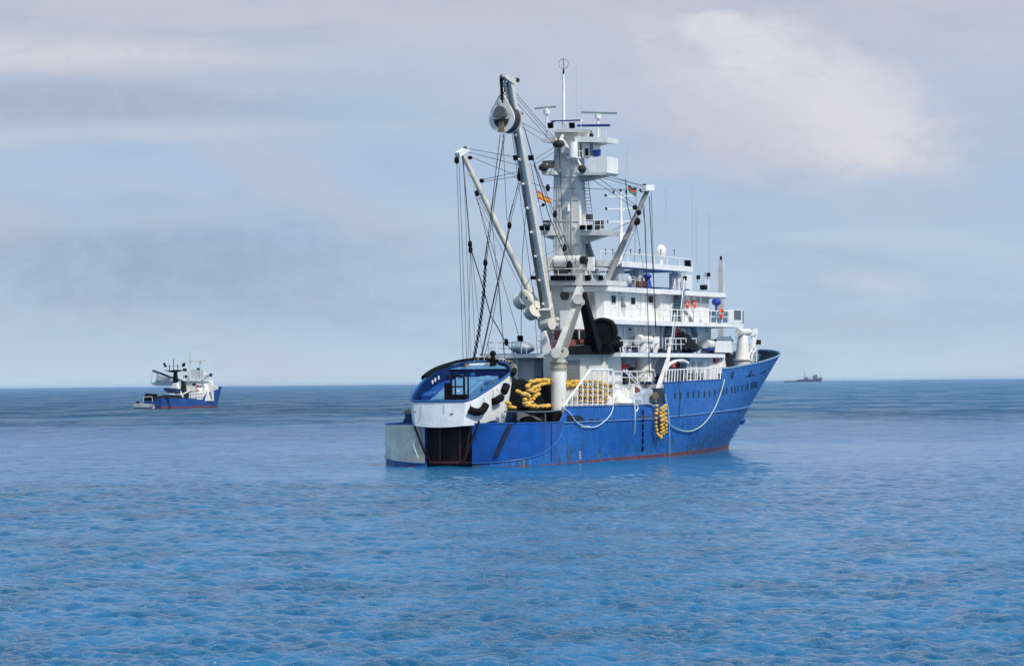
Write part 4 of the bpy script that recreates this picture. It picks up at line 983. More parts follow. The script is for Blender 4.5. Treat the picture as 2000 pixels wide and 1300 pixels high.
# covered rescue boat on the boat deck
c = P(1336, 670, t=5.3); e = empty('rescue_boat', c-V((0, 0, .6)), 'rescue boat under a black cover on the boat deck beside a small davit', 'rescue boat')
rows = []
for i in range(15):
    u = i/14; s_ = c.y-3.0+6.0*u; wd_ = 1.1*math.sin(math.pi*min(1, .12+u*.88))**.5; hh = .85+.65*math.exp(-((u-.42)/.16)**2)
    rows.append([V((c.x+wd_*math.cos(a), s_, c.z-.5+hh*math.sin(a)*(1+.08*math.sin(9*a+i)))) for a in [math.pi*k/10 for k in range(11)]])
MB().grid(rows).build('cover', TARPK, e, True)
MB().sph(c+V((0, 1.6, -.25)), 1.0, (1.0, 1.6, .6), 16, 10).build('hull', mat('boat_dark_grey', (.05, .055, .06), .4), e, True)
# liferaft canisters
for i, (x, lab) in enumerate(((1383, 'white liferaft canister in its cradle, the one nearer the black covered boat'), (1395, 'white liferaft canister in its cradle, the one nearer the bow'))):
    c = P(x, 671.5, t=5.45); e = empty('liferaft_canister', c-V((0, 0, .5)), lab, 'liferaft', group='liferaft canisters on the boat deck')
    MB().tube([c+V((0, -.75, 0)), c+V((0, -.6, 0)), c+V((0, .6, 0)), c+V((0, .75, 0))], .42, 14).build('canister', CREAM, e, True)
    MB().ring(c+V((0, -.25, 0)), (0, 1, 0), .43, .03, 18, 5).ring(c+V((0, .25, 0)), (0, 1, 0), .43, .03, 18, 5).build('strap', WHITE, e)
    MB().box(c.x-.4, c.x+.4, c.y-.5, c.y-.35, c.z-.6, c.z-.35).box(c.x-.4, c.x+.4, c.y+.35, c.y+.5, c.z-.6, c.z-.35).build('cradle', BLUE, e)
# port boat on platform
c = P(1021, 680, s=26); e = empty('rescue_boat', c-V((0, 0, .8)), 'small white boat on the port side platform behind the rail', 'boat')
rows = []
for i in range(13):
    u = i/12; xx = -.95+1.9*u; ww = .75*math.sin(math.pi*(.08+.84*u))**.5
    rows.append([V((c.x+xx, c.y+ww*math.cos(a), c.z+.1+.65*math.sin(a)*(.55+.45*math.sin(math.pi*u)))) for a in [-math.pi*k/8 for k in range(9)]])
MB().grid(rows).build('hull', mat('boat_lower', (.30, .40, .42), .5), e, True)
MB().sph(c+V((0, 0, .1)), .95, (1, .75, .4), 16, 8).build('canopy', WHITE, e, True)
# liferaft-like red thing on rack
c = P(1221, 718, t=4.2); MB().prism([c+V((0, -1.2, -.2)), c+V((0, 1.3, .1)), c+V((0, 1.2, .3)), c+V((0, -1.2, .35))], (-.5, 0, 0)).build('folded_tarp', RED, None, label='red folded tarpaulin lying over the rail behind the white casing', cat='tarpaulin')
c = P(1237, 722, t=4.2); MB().tube(smoothpts([c+V((0, -1.2, 0)), c+V((0, -.4, .15)), c+V((0, .4, -.02)), c+V((0, 1.2, .05))]), .12, 6).build('rope_bundle', DARK, None, True, label='dark rope bundle lying beside the red tarpaulin', cat='rope')

# net pile
def hill():
    mb = MB(); rows = []
    for i in range(44):
        u = i/43; s_ = 8.6+14.2*u; row = []
        for j in range(50):
            v = j/49; t_ = -5.2+9.9*v
            e_ = (1-abs(2*u-1)**11)*(1-abs(2*v-1)**14)
            h_ = 4.15*e_*(.93+.045*math.sin(2.1*t_+s_)+.04*math.sin(1.7*s_-t_*1.4)+.03*math.sin(5*t_+2*s_))
            h_ += .1*(random.random()-.5)
            if v < .18: h_ *= .93+.07*v/.18
            row.append(V((t_, s_, 2.85+h_*(1.0-.05*v))))
        rows.append(row)
    mb.grid(rows); return mb
hill().build('fishing_net', NET, None, True, label='huge black heap of fishing net on the open aft deck', cat='fishing net')
# floats -----------------------------------------------------------
fm_ = bpy.data.meshes.new('float'); _t = MB().sph((0, 0, 0), .185, (1, 1, .88), 10, 8); fm_.from_pydata(_t.v, [], _t.f); fm_.materials.append(YELLOW)
fm_.polygons.foreach_set('use_smooth', [True]*len(fm_.polygons))
fm2 = fm_.copy(); fm2.materials[0] = YELLOWB
def float_line(label, chains, base, m=ROPE, pale=.2, rope=True, group='yellow float lines of the ship', step=.36, mx=98, big=1.):
    e = empty('float_line', base, label, 'float line', group=group)
    g = MB(); n = 0
    for ch in chains:
        g.tube(ch, .035, 5)
        L_ = 0.; pos = []
        for a_, b_ in zip(ch[:-1], ch[1:]):
            a_, b_ = V(a_), V(b_); d_ = (b_-a_).length; q = (-L_) % step
            while q < d_: pos.append(a_.lerp(b_, q/d_)); q += step
            L_ += d_
        for q in pos:
            if n >= mx: break
            n += 1
            o = bpy.data.objects.new('float', fm2 if random.random() < pale else fm_); COL.objects.link(o); o.parent = e
            o.location = q-ORG[e]+V((random.uniform(-.04, .04), random.uniform(-.06, .06)*big, random.uniform(-.05, .05)*big))
            k = big*random.uniform(.82, 1.12); o.scale = (k, k, k*random.uniform(.85, 1.)); o.rotation_euler = (random.random()*.6, random.random()*.6, 0)
    g.build('rope', m, e, True)
ch = []
for x, y0, y1 in ((1275.5, 792, 842), (1284.5, 797, 850), (1288.5, 794, 848), (1293.5, 791, 846), (1281, 844, 851)):
    ch.append([hull_hit(x, y0, .3)[0], hull_hit(x, (y0+y1)/2, .28)[0], hull_hit(x+.3, y1, .28)[0]])
ch[-1] = [hull_hit(1276, 843, .3)[0], hull_hit(1279, 850, .35)[0], hull_hit(1283.5, 851, .35)[0]]
float_line('bunches of yellow floats hanging over the blue side below the white davit', ch, hull_hit(1283, 853, .3)[0])
ch = []
for i in range(7):
    x = 1133+i*9.9; y0 = 755 if i == 0 else 746 if i < 5 else 751; y1 = 787 if i < 4 else 791
    if i == 6: y1 = 770
    pts_ = []
    for k in range(2): 
        ch.append([P(x-1.5+k*4, y0, t=5.9+k*.3), P(x-1+k*4, (y0+y1)/2, t=6.+k*.2), P(x-1.5+k*4, y1, t=5.9+k*.3)])
float_line('yellow floats stacked in columns behind the white barred side fence', ch, P(1160, 790, t=6), step=.4, mx=99, pale=.35)
float_line('row of yellow floats on the shelf of the white casing under the louvre', [[P(1108, 745+k*4, t=4.9), P(1132, 744.5+k*4, t=4.9)] for k in range(3)], P(1120, 755, t=4.9), pale=.1)
nt_ = 5.0
def npt(x, y, t_=4.95): return P(x, y, t=t_)
float_line('tangled yellow floats on the front of the black net heap', [
    smoothpts([npt(*q) for q in ((1010, 764), (1017, 767), (1024, 769), (1031, 772), (1036, 780))]),
    smoothpts([npt(*q) for q in ((1078, 742), (1068, 741), (1058, 742), (1048, 744), (1040, 744), (1034, 750), (1030, 757), (1034, 762), (1042, 764), (1050, 762), (1056, 758))]),
    smoothpts([npt(*q) for q in ((1076, 748), (1064, 748), (1056, 750), (1048, 755), (1042, 758), (1036, 762))]),
    smoothpts([npt(*q) for q in ((1052, 770), (1045, 772), (1042, 778), (1038, 785), (1028, 786), (1024, 780))]),
    smoothpts([npt(*q) for q in ((1024, 786), (1026, 792), (1034, 791), (1044, 793), (1054, 793), (1064, 793), (1075, 792))])], P(1045, 795, t=4.95), pale=.2, step=.40, big=1.08)
float_line('small cluster of pale yellow floats between the skiff and the net', [smoothpts([P(*q, t=4.3) for q in ((991, 785), (995, 790), (993, 796), (1000, 793), (1005, 797))])], P(998, 800, t=4.3), pale=.6, step=.34)
g = MB()
for k in range(3): g.tube(smoothpts([P(1010+i*12, 818-7*math.sin(i*.9+k*.5)-k*2, t=5.9) for i in range(5)]), .07, 6)
g.build('loose_ropes', mat('rope_grey', (.14, .13, .12), .9), None, True, label='slack grey ropes coiled in the open gap of the stern bulwark', cat='rope')

# hoses and ropes over the side
def hang(name, label, pts, r, m, cat='rope', group=None): return MB().tube(smoothpts(pts, 5), r, 7).build(name, m, None, True, label=label, cat=cat, group=group)
hh = lambda x, y, o=.14: hull_hit(x, y, o)[0]
hang('mooring_hose', 'pale hose hanging in a loop below the barred side fence', [P(1100, 797, t=6.9), hh(1110, 806), hh(1120, 821), hh(1133, 830), hh(1148, 833.5), hh(1164, 831), hh(1180, 820), hh(1190, 808), P(1198, 793, t=6.9)], .042, LROPE, 'hose')
hang('mooring_rope', 'long pale green rope hanging in a deep curve along the forward blue side', [P(1262, 788, t=6.9), hh(1270, 790), hh(1280, 800), hh(1296, 819), hh(1312, 833), hh(1333, 840.5), hh(1352, 839), hh(1372, 826), hh(1390, 802), hh(1402, 775), hh(1411, 746), P(1414, 738, t=6.6)], .05, GROPE)
hang('hanging_line', 'straight pale line hanging from deck to water right of the yellow floats', [P(1299, 770, t=6.95), hh(1302, 800), hh(1304.5, 840), hh(1305, 889)], .045, LROPE)
hang('hanging_line', 'short pale line hanging straight down left of the yellow floats', [P(1235, 750, t=5.7), hh(1235, 800, .25), hh(1235, 847, .2)], .045, LROPE)
hang('hanging_line', 'very short curled pale rope end over the rail near the drum', [P(1244, 790, t=6.85), hh(1243, 797), hh(1239, 804)], .06, LROPE)
hang('hanging_line', 'thin dark line hanging over the forward side between two slots', [P(1325, 715, t=6.4), P(1325, 745, t=6.9), hh(1325, 780), hh(1323, 815)], .03, ROPE)
g = MB()
for i in range(6): g.tube([hh(1254.5-.1*i, 800+i*14, .08), hh(1254.5-.1*i, 810+i*14, .08)], .07, 6)
g.build('rubber_strip', BLACK, None, label='broken black rubber strip running down the side left of the yellow floats', cat='rubber strip')

# ---------------------------------------------------------------- skiff on the ramp
SK0 = -.9; SKL = 9.4
def skw(u): return (2.62+.82*math.sin(min(1, u/.62)*math.pi/2)) * (.84+.16*math.sqrt(1-(1-min(1, u/.1))**2)) * (1 if u < .62 else max(0, 1-((u-.62)/.38)**2.3)**.5)
def skz(u): return 5.15+3.15*u**.93
def skb(u):
    if u < .2: return 3.22+.15*u
    if u < .42: return 3.25+.35*math.sin((u-.2)/.22*math.pi/2)
    if u < .58: return 3.6-.38*math.sin((u-.42)/.16*math.pi/2)
    return 3.22+3.2*((u-.58)/.42)**1.8
SKE = empty('skiff', (0, 4, 3.1), 'white and blue work skiff with a black towing frame, sitting bow-up on the stern ramp', 'skiff')
us = [0, .03, .06]+[.1+.04*i for i in range(20)]+[.92, .945, .965, .98, .99, .996, 1.]
mb = MB()
for sg in (1, -1):
    rows = []
    for u in us:
        w_ = skw(u); zt, zb = skz(u), skb(u)
        rows.append([V((sg*w_*(1-.004*k-(.05*(k/8)**3)-(.25*(k/8)**2*max(0, u-.6)/.4)), SK0+SKL*u-(.35*(k/8)*u if u > .6 else 0), zt+(zb-zt)*k/8)) for k in range(9)]+[V((0, SK0+SKL*u, zb-.15))])
    mb.grid(rows)
w_ = skw(0); rows = []
for k in range(9):
    f = k/8; ww = w_*(1-.004*k-.05*f**3); z = skz(0)+(skb(0)-skz(0))*f
    rows.append([V((ww*(-1+2*j/14), SK0-.18*math.cos((-1+2*j/14)*math.pi/2)*1.0, z-.12*(1-(-1+2*j/14)**2)*f)) for j in range(15)])
mb.grid(rows)
mb.build('hull', SKW, SKE, True)
rim = [V((skw(u), SK0+SKL*u, skz(u))) for u in us]; rim = rim+[V((-p_.x, p_.y, p_.z)) for p_ in reversed(rim[:-1])]
rimfull = rim+[V((-w_+2*w_*j/8, SK0-.18*math.cos((-1+j/4)*math.pi/2), skz(0))) for j in range(1, 8)]
MB().tube(rimfull, .09, 7, closed=True).build('gunwale', mat('gunwale_blue', (.014, .10, .30), .45, .1), SKE, True)
# inside: bulwark lining + floor
mb = MB(); dep = 1.05
for sg in (1, -1):
    rows = []
    for u in us[:-4]:
        w1 = max(0, skw(u)-.22); rows.append([V((sg*max(0, skw(u)-.02), SK0+SKL*u+.0, skz(u)+.02)), V((sg*w1, SK0+.12+SKL*u*.975, skz(u)-.02)), V((sg*w1, SK0+.15+SKL*u*.965, skz(u)-dep))])
    mb.grid(rows)
mb.add([(-2.2, SK0+.1, skz(0)), (2.2, SK0+.1, skz(0)), (2.2, SK0+.12, skz(0)-dep), (-2.2, SK0+.12, skz(0)-dep)], [(0, 1, 2, 3)])
mb.build('lining', mat('lining_blue', (.003, .02, .09), .5, .2, spec=.2), SKE, True, recalc=False)
rows = [[V((-max(0, skw(u)-.2), SK0+.15+SKL*u*.965, skz(u)-dep+.02)), V((max(0, skw(u)-.2), SK0+.15+SKL*u*.965, skz(u)-dep+.02))] for u in us[:-4]]
MB().grid(rows).build('floor', LBLUE, SKE, recalc=False)
rows = [[V((sg*max(0, skw(u)-.28), SK0+.15+SKL*u*.96, skz(u)-.22)) for sg in (-1, 1)] for u in (.86, .89, .92, .945, .965)]
MB().grid(rows).build('fore_shelf', PBLUE, SKE, recalc=False)
# forward bulkhead
def sp_(u, t_, h): return V((t_, SK0+SKL*u, skz(u)-dep+h))
def skbox(u0, u1, t0, t1, h0, h1, slant=0):
    return MB().hexa([sp_(u0, t0, h0), sp_(u0, t1, h0), sp_(u1, t1, h0), sp_(u1, t0, h0), sp_(u0, t0, h1), sp_(u0, t1, h1), sp_(u1, t1, h1), sp_(u1, t0, h1)])
skbox(.85, .87, -2.4, 2.4, 0, .82).build('fore_bulkhead', MATS['lining_blue'], SKE)
ENG = skbox(.16, .74, -1.5, .9, .02, .55).build('engine_casing', mat('eng_side', (.012, .09, .36), .5, .15), SKE)
skbox(.165, .735, -1.47, .87, .551, .575).build('casing_lid', PBLUE, ENG)
skbox(.12, .75, 1.0, 1.45, .02, .62).build('side_duct', PBLUE, SKE)
skbox(.62, .72, .6, 2.2, .02, .66).build('cross_duct', PBLUE, SKE)
skbox(.32, .42, -2.9, -1.9, .02, .4).build('side_locker', LBLUE, SKE); skbox(.55, .66, 2.3, 2.9, .02, .35).build('side_locker', mat('loc_dark', (.01, .03, .09), .5), SKE)
for u, t_ in ((.70, -1.2), (.73, -.3), (.24, -1.7), (.2, 1.2), (.5, 1.8)): skbox(u, u+.03, t_, t_+.3, .6, .8).build('deck_fitting', BLUE, SKE)
q = sp_(.16, 2.0, .1); MB().cyl(q, q+V((0, 0, .5)), .16).build('deck_drum', mat('drum_grey', (.35, .4, .4), .5), SKE, True)
# black towing frame
TF = MB(); 
pA = [sp_(.07, .75, .0), sp_(.07, .75, 2.75), sp_(.07, 1.85, 2.75), sp_(.07, 1.85, .0)]
TF.tube([pA[0], pA[1]-V((0, 0, .15)), pA[1]+V((.15, 0, 0)), pA[2]-V((.15, 0, 0)), pA[2]-V((0, 0, .15)), pA[3]], .09, 8)
pB = [p_+V((0, .8, .0)) for p_ in pA]; TF.tube([pB[0], pB[1], pB[2], pB[3]], .07, 8)
TF.box(pA[0].x-.55, pA[0].x-.1, pA[0].y-.1, pA[0].y+.5, pA[0].z, pA[0].z+2.2).box(pA[0].x, pA[3].x, pA[0].y, pA[0].y+.6, pA[0].z, pA[0].z+1.3)
TF.cyl(pA[0]+V((-.35, .2, 2.4)), pA[0]+V((-.35, .2, 2.8)), .09).tube([pA[0]+V((0, 0, 1.9)), pA[3]+V((0, 0, 1.9))], .06)
TFo = TF.build('towing_frame', BLACK, SKE)
MB().sph(pA[0]+V((.6, -.08, 1.55)), .12, (1.2, 1, .6)).build('frame_lamp', WHITE, TFo, True)
# bow fender along the rim
fr = [V((-(skw(u)+.14), SK0+SKL*u, skz(u)+.05)) for u in us if u > .5]+[V(((skw(u)+.14), SK0+SKL*u, skz(u)-.1)) for u in reversed(us[:-1]) if u > .62]
ff = []
for i, p_ in enumerate(fr):
    if 1-abs(p_.x)/3.4 > .3: p_ = p_+V((0, .18, .05))
    ff.append(p_)
MB().tube(ff, .24, 9).build('bow_fender', BLACK, SKE, True)
g = MB()
for i in range(12):
    k = len(ff)-4-i; 
    if 0 < k < len(ff): g.ring(ff[k], (ff[k]-ff[k-1]), .25, .035, 12, 5)
g.build('fender_lashing', mat('lash_buff', (.45, .38, .25), .8), SKE)
q = sp_(.93, .9, .9); MB().cyl(q, q+V((0, 0, .9)), .28, .16).sph(q+V((0, 0, .95)), .26).box(q.x-.45, q.x+.45, q.y-.2, q.y+.2, q.z+.3, q.z+.5).build('tow_bitt', BLACK, SKE, True)
q = sp_(.93, -1.4, .85); MB().sph(q, .3, (1, 1, .7)).build('rope_coil', ROPEP, SKE, True)
for i in range(3): 
    u = .62+i*.055; a_ = V((-(skw(u)-.25), SK0+.15+SKL*u*.965, skz(u)-.3)); MB().box(a_.x+.06, a_.x+.09, a_.y-.12, a_.y+.12, a_.z-.35, a_.z-.05).build('lettering_mark', WHITE, SKE)
MB().tube([V((-1.35, SK0-.2, 5.05)), V((-1.35, SK0-.22, 4.0)), V((-1.55, SK0-.25, 3.98))], .02, 5).tube([V((.55, SK0-.24, 5.0)), V((.55, SK0-.24, 4.2))], .02, 5).build('transom_seam', GREYW, SKE)
MB().box(1.0, 1.25, SK0-.2, SK0-.1, 4.15, 4.2).box(-2.05, -1.98, SK0-.16, SK0-.06, 4.3, 4.4).build('transom_fitting', DARK, SKE)
def sk_side(px, py, off):
    c, d = SF.ray(px, py); k = 255.
    def ins(p_):
        u = (p_.y-SK0)/SKL
        return 0 < u < 1 and p_.x < skw(u)+off
    while k < 290 and not ins(c+d*k): k += .05
    return c+d*k
fe = empty('boat_fender', sk_side(935, 808, .2), 'long bent black fender hanging on the white skiff side, nearest the transom', 'fender', group='black fenders on the skiff')
MB().tube(smoothpts([sk_side(x, y, .15) for x, y in ((916, 799), (925, 803), (936, 804), (944, 799), (949, 790))]), .3, 10).build('fender_body', BLACK, fe, True)
MB().tube([sk_side(944, 776, .05), sk_side(947, 786, .2)], .02, 4).tube([sk_side(920, 787, .05), sk_side(919, 795, .2)], .02, 4).build('lanyard', WIRE, fe)
fe = empty('boat_fender', sk_side(972, 788, .2), 'short black fender in the middle of the skiff side', 'fender', group='black fenders on the skiff')
MB().tube(smoothpts([sk_side(x, y, .15) for x, y in ((964, 784), (971, 781), (979, 776))]), .3, 10).build('fender_body', BLACK, fe, True)
MB().tube([sk_side(963, 762, .05), sk_side(965, 778, .2)], .02, 4).tube([sk_side(970, 758, .05), sk_side(977, 770, .2)], .02, 4).build('lanyard', WIRE, fe)
fe = empty('boat_fender', sk_side(985, 772, .2), 'black fender at the skiff bulge close to the net heap', 'fender', group='black fenders on the skiff')
MB().tube(smoothpts([sk_side(x, y, .2) for x, y in ((984, 765), (987, 758), (989, 752))]), .32, 10).build('fender_body', BLACK, fe, True)
MB().tube([sk_side(983, 748, .05), sk_side(985, 756, .2)], .02, 4).build('lanyard', WIRE, fe)

# ---------------------------------------------------------------- power block
pc = P(987, 232, t=-.6)
PBK = empty('power_block', pc-V((0, 0, 1.4)), 'big white and rusty pear-shaped power block hanging from the main boom head', 'power block')
ax = V((-.12, -.99, 0)).normalized(); tx = V((.99, -.12, 0))
MB().cyl(pc-ax*.55, pc+ax*.5, 1.12, n=30).build('sheave', mat('sheave_dark', (.03, .03, .03), .6), PBK, True)
cheek = []
for i in range(25):
    a_ = math.pi*1.18+(-math.pi*1.36)*0+2*math.pi*0
pl = [pc+ax*.52+tx*(1.2*math.cos(a_))+V((0, 0, 1.2*math.sin(a_))) for a_ in [R(-212+i*244/24) for i in range(25)]]+[pc+ax*.52+V((0, 0, 1.95))+tx*.2, pc+ax*.52+V((0, 0, 1.95))-tx*.2]
ck = MB().prism(pl, ax*.14).build('cheek_plate', WHITEW, PBK)
MB().prism([p_-ax*1.14 for p_ in pl], -ax*.1).build('cheek_plate', WHITEW, PBK)
f = lambda a, b, o=.68: pc+ax*o+tx*a+V((0, 0, b))
MB().prism([f(-.75, -.05), f(-.2, -.1), f(-.35, -.75), f(-.6, -.45)], ax*.03).prism([f(.75, -.05), f(.2, -.1), f(.35, -.75), f(.6, -.45)], ax*.03).build('lightening_hole', mat('rust_hole', (.04, .025, .018), .8, .3, .6), ck)
MB().prism([f(-.18, -.1), f(.18, -.1), f(.3, -1.1), f(-.3, -1.1)], ax*.02).build('rust_stain', mat('rust_plate', (.30, .17, .09), .7, .3, .7), ck)
MB().cyl(f(0, .45), f(0, .45, .95), .55, n=20).cyl(f(-.42, .3), f(-.42, .3, 1.), .2).cyl(f(.42, .3), f(.42, .3, 1.), .2).build('hydraulic_motor', mat('motor_grey', (.14, .135, .13), .4, .4, .5), PBK, True)
MB().ring(f(0, -.02, .8), ax, .16, .05, 14, 6).build('motor_eye', DARK, PBK, True)
g = MB()
for i in range(5): g.ring(pc+V((0, 0, 2.1+i*.3)), (1, 0, 0) if i % 2 else (0, 1, 0), .14, .045, 12, 6)
g.build('shackle_chain', DARK, PBK, True)
g = MB()
for i in range(3): g.tube(smoothpts([P(979+i*2.5, 196+i*6, t=-.5), P(978+i*1.5, 170, t=-.5), P(977+i*3, 150, t=-.4), P(981+i*3, 148, t=-.3), P(984+i*2, 155, t=-.2)]), .06, 6)
g.build('hydraulic_hose', BLACK, PBK, True)

# ---------------------------------------------------------------- rigging
def rig(pts, r=.028, m=ROPE, name='rigging_line', par=None):
    return part(MB().tube([P(x, y, t=t_) for x, y, t_ in pts], r, 5), name, m, par)
for L_ in [
    [(892, 318, -7.2), (906, 740, -6.5)], [(896, 305, -7.2), (913, 735, -6.2)], [(905, 300, -7), (920, 715, -5)],
    [(919, 485, -6.6), (914, 712, -6)], [(921, 490, -6.5), (943, 700, -3)], [(919, 482, -6.6), (929, 705, -3)],
    [(908, 289, -7.), (1012, 308, -.3)], [(910, 296, -7.), (1012, 322, -.3)], [(920, 307, -7.), (1014, 345, -.4)], [(944, 351, -6), (1013, 335, -.4)], [(944, 355, -6), (1013, 344, -.4)],
    [(1004, 178, 0), (1088, 276, -.5)], [(1007, 188, 0), (1086, 280, -.5)], [(1010, 202, 0), (1080, 280, -.6)], [(1017, 238, 0), (1068, 266, -.8)], [(1019, 248, 0), (1064, 277, -.8)],
    [(929, 385, -6.4), (1020, 566, -3.2)], [(934, 385, -6.2), (1028, 560, -3)], [(925, 370, -6.8), (958, 470, -5), (1014, 658, -4)],
    [(1013, 352, -.6), (994, 434, -1.5)], [(1016, 356, -.6), (997, 434, -1.5)], [(1012, 362, -.6), (991, 434, -1.5)],
    [(994, 448, -1.5), (939, 695, -.8)], [(982, 262, -.6), (990, 430, -2)], [(932, 388, -6.4), (975, 560, -5), (985, 700, -5)],
    [(1000, 262, -.2), (1045, 600, -.5)], [(1002, 256, -.2), (1015, 350, -.5), (1062, 590, -.4)], [(1036, 318, .5), (1060, 430, .7), (1075, 570, .6)],
    [(1021, 240, .2), (1040, 310, .3), (1110, 505, .8)], [(1024, 250, .2), (1046, 325, .3), (1120, 508, 1.2)], [(1010, 262, -.3), (1028, 420, -.6), (1052, 575, -1)],
    [(1020, 330, -.4), (1035, 470, -.6), (1050, 560, -.8)], [(1028, 400, -.4), (1020, 500, -1.5), (1017, 690, -3)], [(1070, 367, -.5), (1245, 371, 4.5)], [(1062, 365, -.6), (1084, 418, -.4)],
    [(1092, 290, -.4), (1097, 400, -.2), (1104, 484, .2)], [(1104, 488, .2), (1122, 560, 1.2)], [(1090, 290, -.5), (1076, 335, -.9)], [(1094, 290, -.5), (1074, 340, -.9)],
    [(1068, 367, -.6), (1000, 345, -3)], [(1086, 285, -.5), (1044, 312, -.2)], [(1084, 296, -.5), (1042, 322, -.2)],
    [(1120, 330, .8), (1256, 362, 6.8)], [(1187, 341, 2), (1258, 366, 6.9)], [(1160, 342, 1.5), (1256, 370, 6.8)], [(1150, 346, 1.2), (1238, 405, 6.2)], [(1146, 330, 1.2), (1240, 400, 6.2)],
    [(1262, 375, 6.8), (1190, 520, 4), (1168, 570, 3)], [(1243, 440, 6.4), (1182, 590, 3.2)], [(1196, 450, 3), (1234, 432, 6)], [(1272, 374, 7.), (1280, 650, 6.4)], [(1258, 400, 6.8), (1268, 700, 6.2)],
    [(1243, 372, 4.5), (1238, 560, 3)], [(1240, 420, 6.2), (1262, 560, 5.4)], [(1060, 535, .3), (1140, 500, 1)], [(1128, 575, 5.4), (1115, 530, 3)],
    [(1095, 300, .1), (1137, 350, .6)], [(1025, 560, -3), (1063, 500, -1), (1100, 480, 0)], [(1042, 560, -2.5), (1050, 700, -4)],
    [(1275, 700, 5.6), (1278, 770, 6.4)], [(1268, 700, 5.6), (1262, 760, 6.2)], [(958, 400, -4), (986, 700, -3.4)], [(1000, 400, -.8), (960, 640, -3), (945, 700, -2)],
]:
    rig(L_, .022 if len(L_) == 2 else .026, WIRE if L_[0][0] % 2 else ROPE)
for L_, r_ in (([(903, 302, -7), (910, 380, -7), (918, 480, -6.6), (940, 550, -5), (958, 615, -4), (988, 668, -4), (1004, 690, -5)], .045), ([(995, 446, -1.5), (968, 570, -1.2), (941, 695, -.8)], .045), ([(1268, 385, 6.9), (1281, 640, 6.4)], .035), ([(1255, 400, 6.7), (1260, 440, 6.6), (1269, 735, 6.2)], .035), ([(1043, 322, .4), (1072, 420, .6), (1112, 520, 1.4)], .035), ([(1222, 350, 3.), (1225, 400, 4.5), (1233, 430, 6)], .04)):
    rig(L_, r_)
for x, y, t_ in ((995, 440, -1.5), (948, 513, -.8), (918, 477, -6.6), (919, 488, -6.6), (1112, 520, 1.2), (1103, 484, .2), (1070, 367, -.5), (1084, 418, -.4), (989, 668, -4)):
    part(MB().sph(P(x, y, t=t_), .2 if x != 1112 else .3, (1, .8, 1.6), 10, 8), 'rigging_block', BLACK, None, True)
rig([(977, 262, -.6), (948, 508, -.8)], .03); rig([(984, 262, -.6), (950, 508, -.8)], .03); rig([(987, 262, -.6), (962, 400, -.8), (946, 508, -.8)], .025)
# heavy chain down to the skiff
g = MB(); a_ = P(948, 520, t=-.8); b_ = P(925, 702, t=.0); N = 34
for i in range(N):
    p_ = a_.lerp(b_, (i+.5)/N)+V((.18*math.sin(math.pi*i/N), 0, 0)); d_ = (b_-a_).normalized(); x_ = V((1, 0, 0)) if i % 2 else V((0, 1, 0))
    x_ = (x_-d_*x_.dot(d_)).normalized(); L2 = (b_-a_).length/N*.72
    g.tube([p_+d_*L2*.62*math.cos(k*math.pi/5)+x_*.12*math.sin(k*math.pi/5) for k in range(10)], .052, 6, closed=True)
part(g, 'lifting_chain', BLACK)
# mast side blocks
for x, y, w_ in ((1091, 281, 1.5), (1062, 327, 1.3), (1137, 330, 1.)): part(MB().sph(mp(x, y, -1.1), .38, (w_, .8, .9)), 'mast_block', mat('block_brown', (.03, .022, .018), .7), None, True)
part(MB().bar(mp(1137, 330, -.9), mp(1128, 312, -.4), .14, .14).bar(mp(1066, 322, -.9), mp(1082, 316, -.2), .14, .14).bar(mp(1094, 276, -.9), mp(1100, 262, -.4), .2, .16), 'block_arm', WHITE)
# flags
def flag(name, label, corners, cols, t_):
    a, b, c_, d_ = [P(x, y, t=t_) for x, y in corners]   # hoist top, fly top, fly bottom, hoist bottom
    e = empty(name, (a+c_)/2-V((0, 0, .6)), label, 'flag')
    tot = sum(w for w, _ in cols); v0 = 0
    for w_, m in cols:
        v1 = v0+w_/tot; rows = []
        for i in range(9):
            u = i/8; off = V((0, .14*math.sin(u*7), .05*math.sin(u*9))); L0 = a.lerp(b, u); L1 = d_.lerp(c_, u)
            rows.append([L0.lerp(L1, v0)+off, L0.lerp(L1, (v0+v1)/2)+off, L0.lerp(L1, v1)+off])
        MB().grid(rows).build('stripe', m, e, True, recalc=False); v0 = v1
FR_, FY = mat('flag_red', (.60, .07, .03), .8, .1), mat('flag_yellow', (.75, .42, .04), .8, .1)
flag('flag', 'red and yellow flag blowing left of the mast tower', [(1047.5, 372), (1076, 389), (1078, 398), (1050, 389)], [(1, FR_), (1.6, FY), (1, FR_)], .2)
flag('flag', 'small dark, red and green flag beside the starboard boom tip', [(1226, 363), (1243, 368), (1241, 382), (1229, 377)], [(1, mat('flag_green_dark', (.02, .035, .03), .8)), (1, FR_), (1, mat('flag_green', (.05, .18, .14), .8))], 4.)

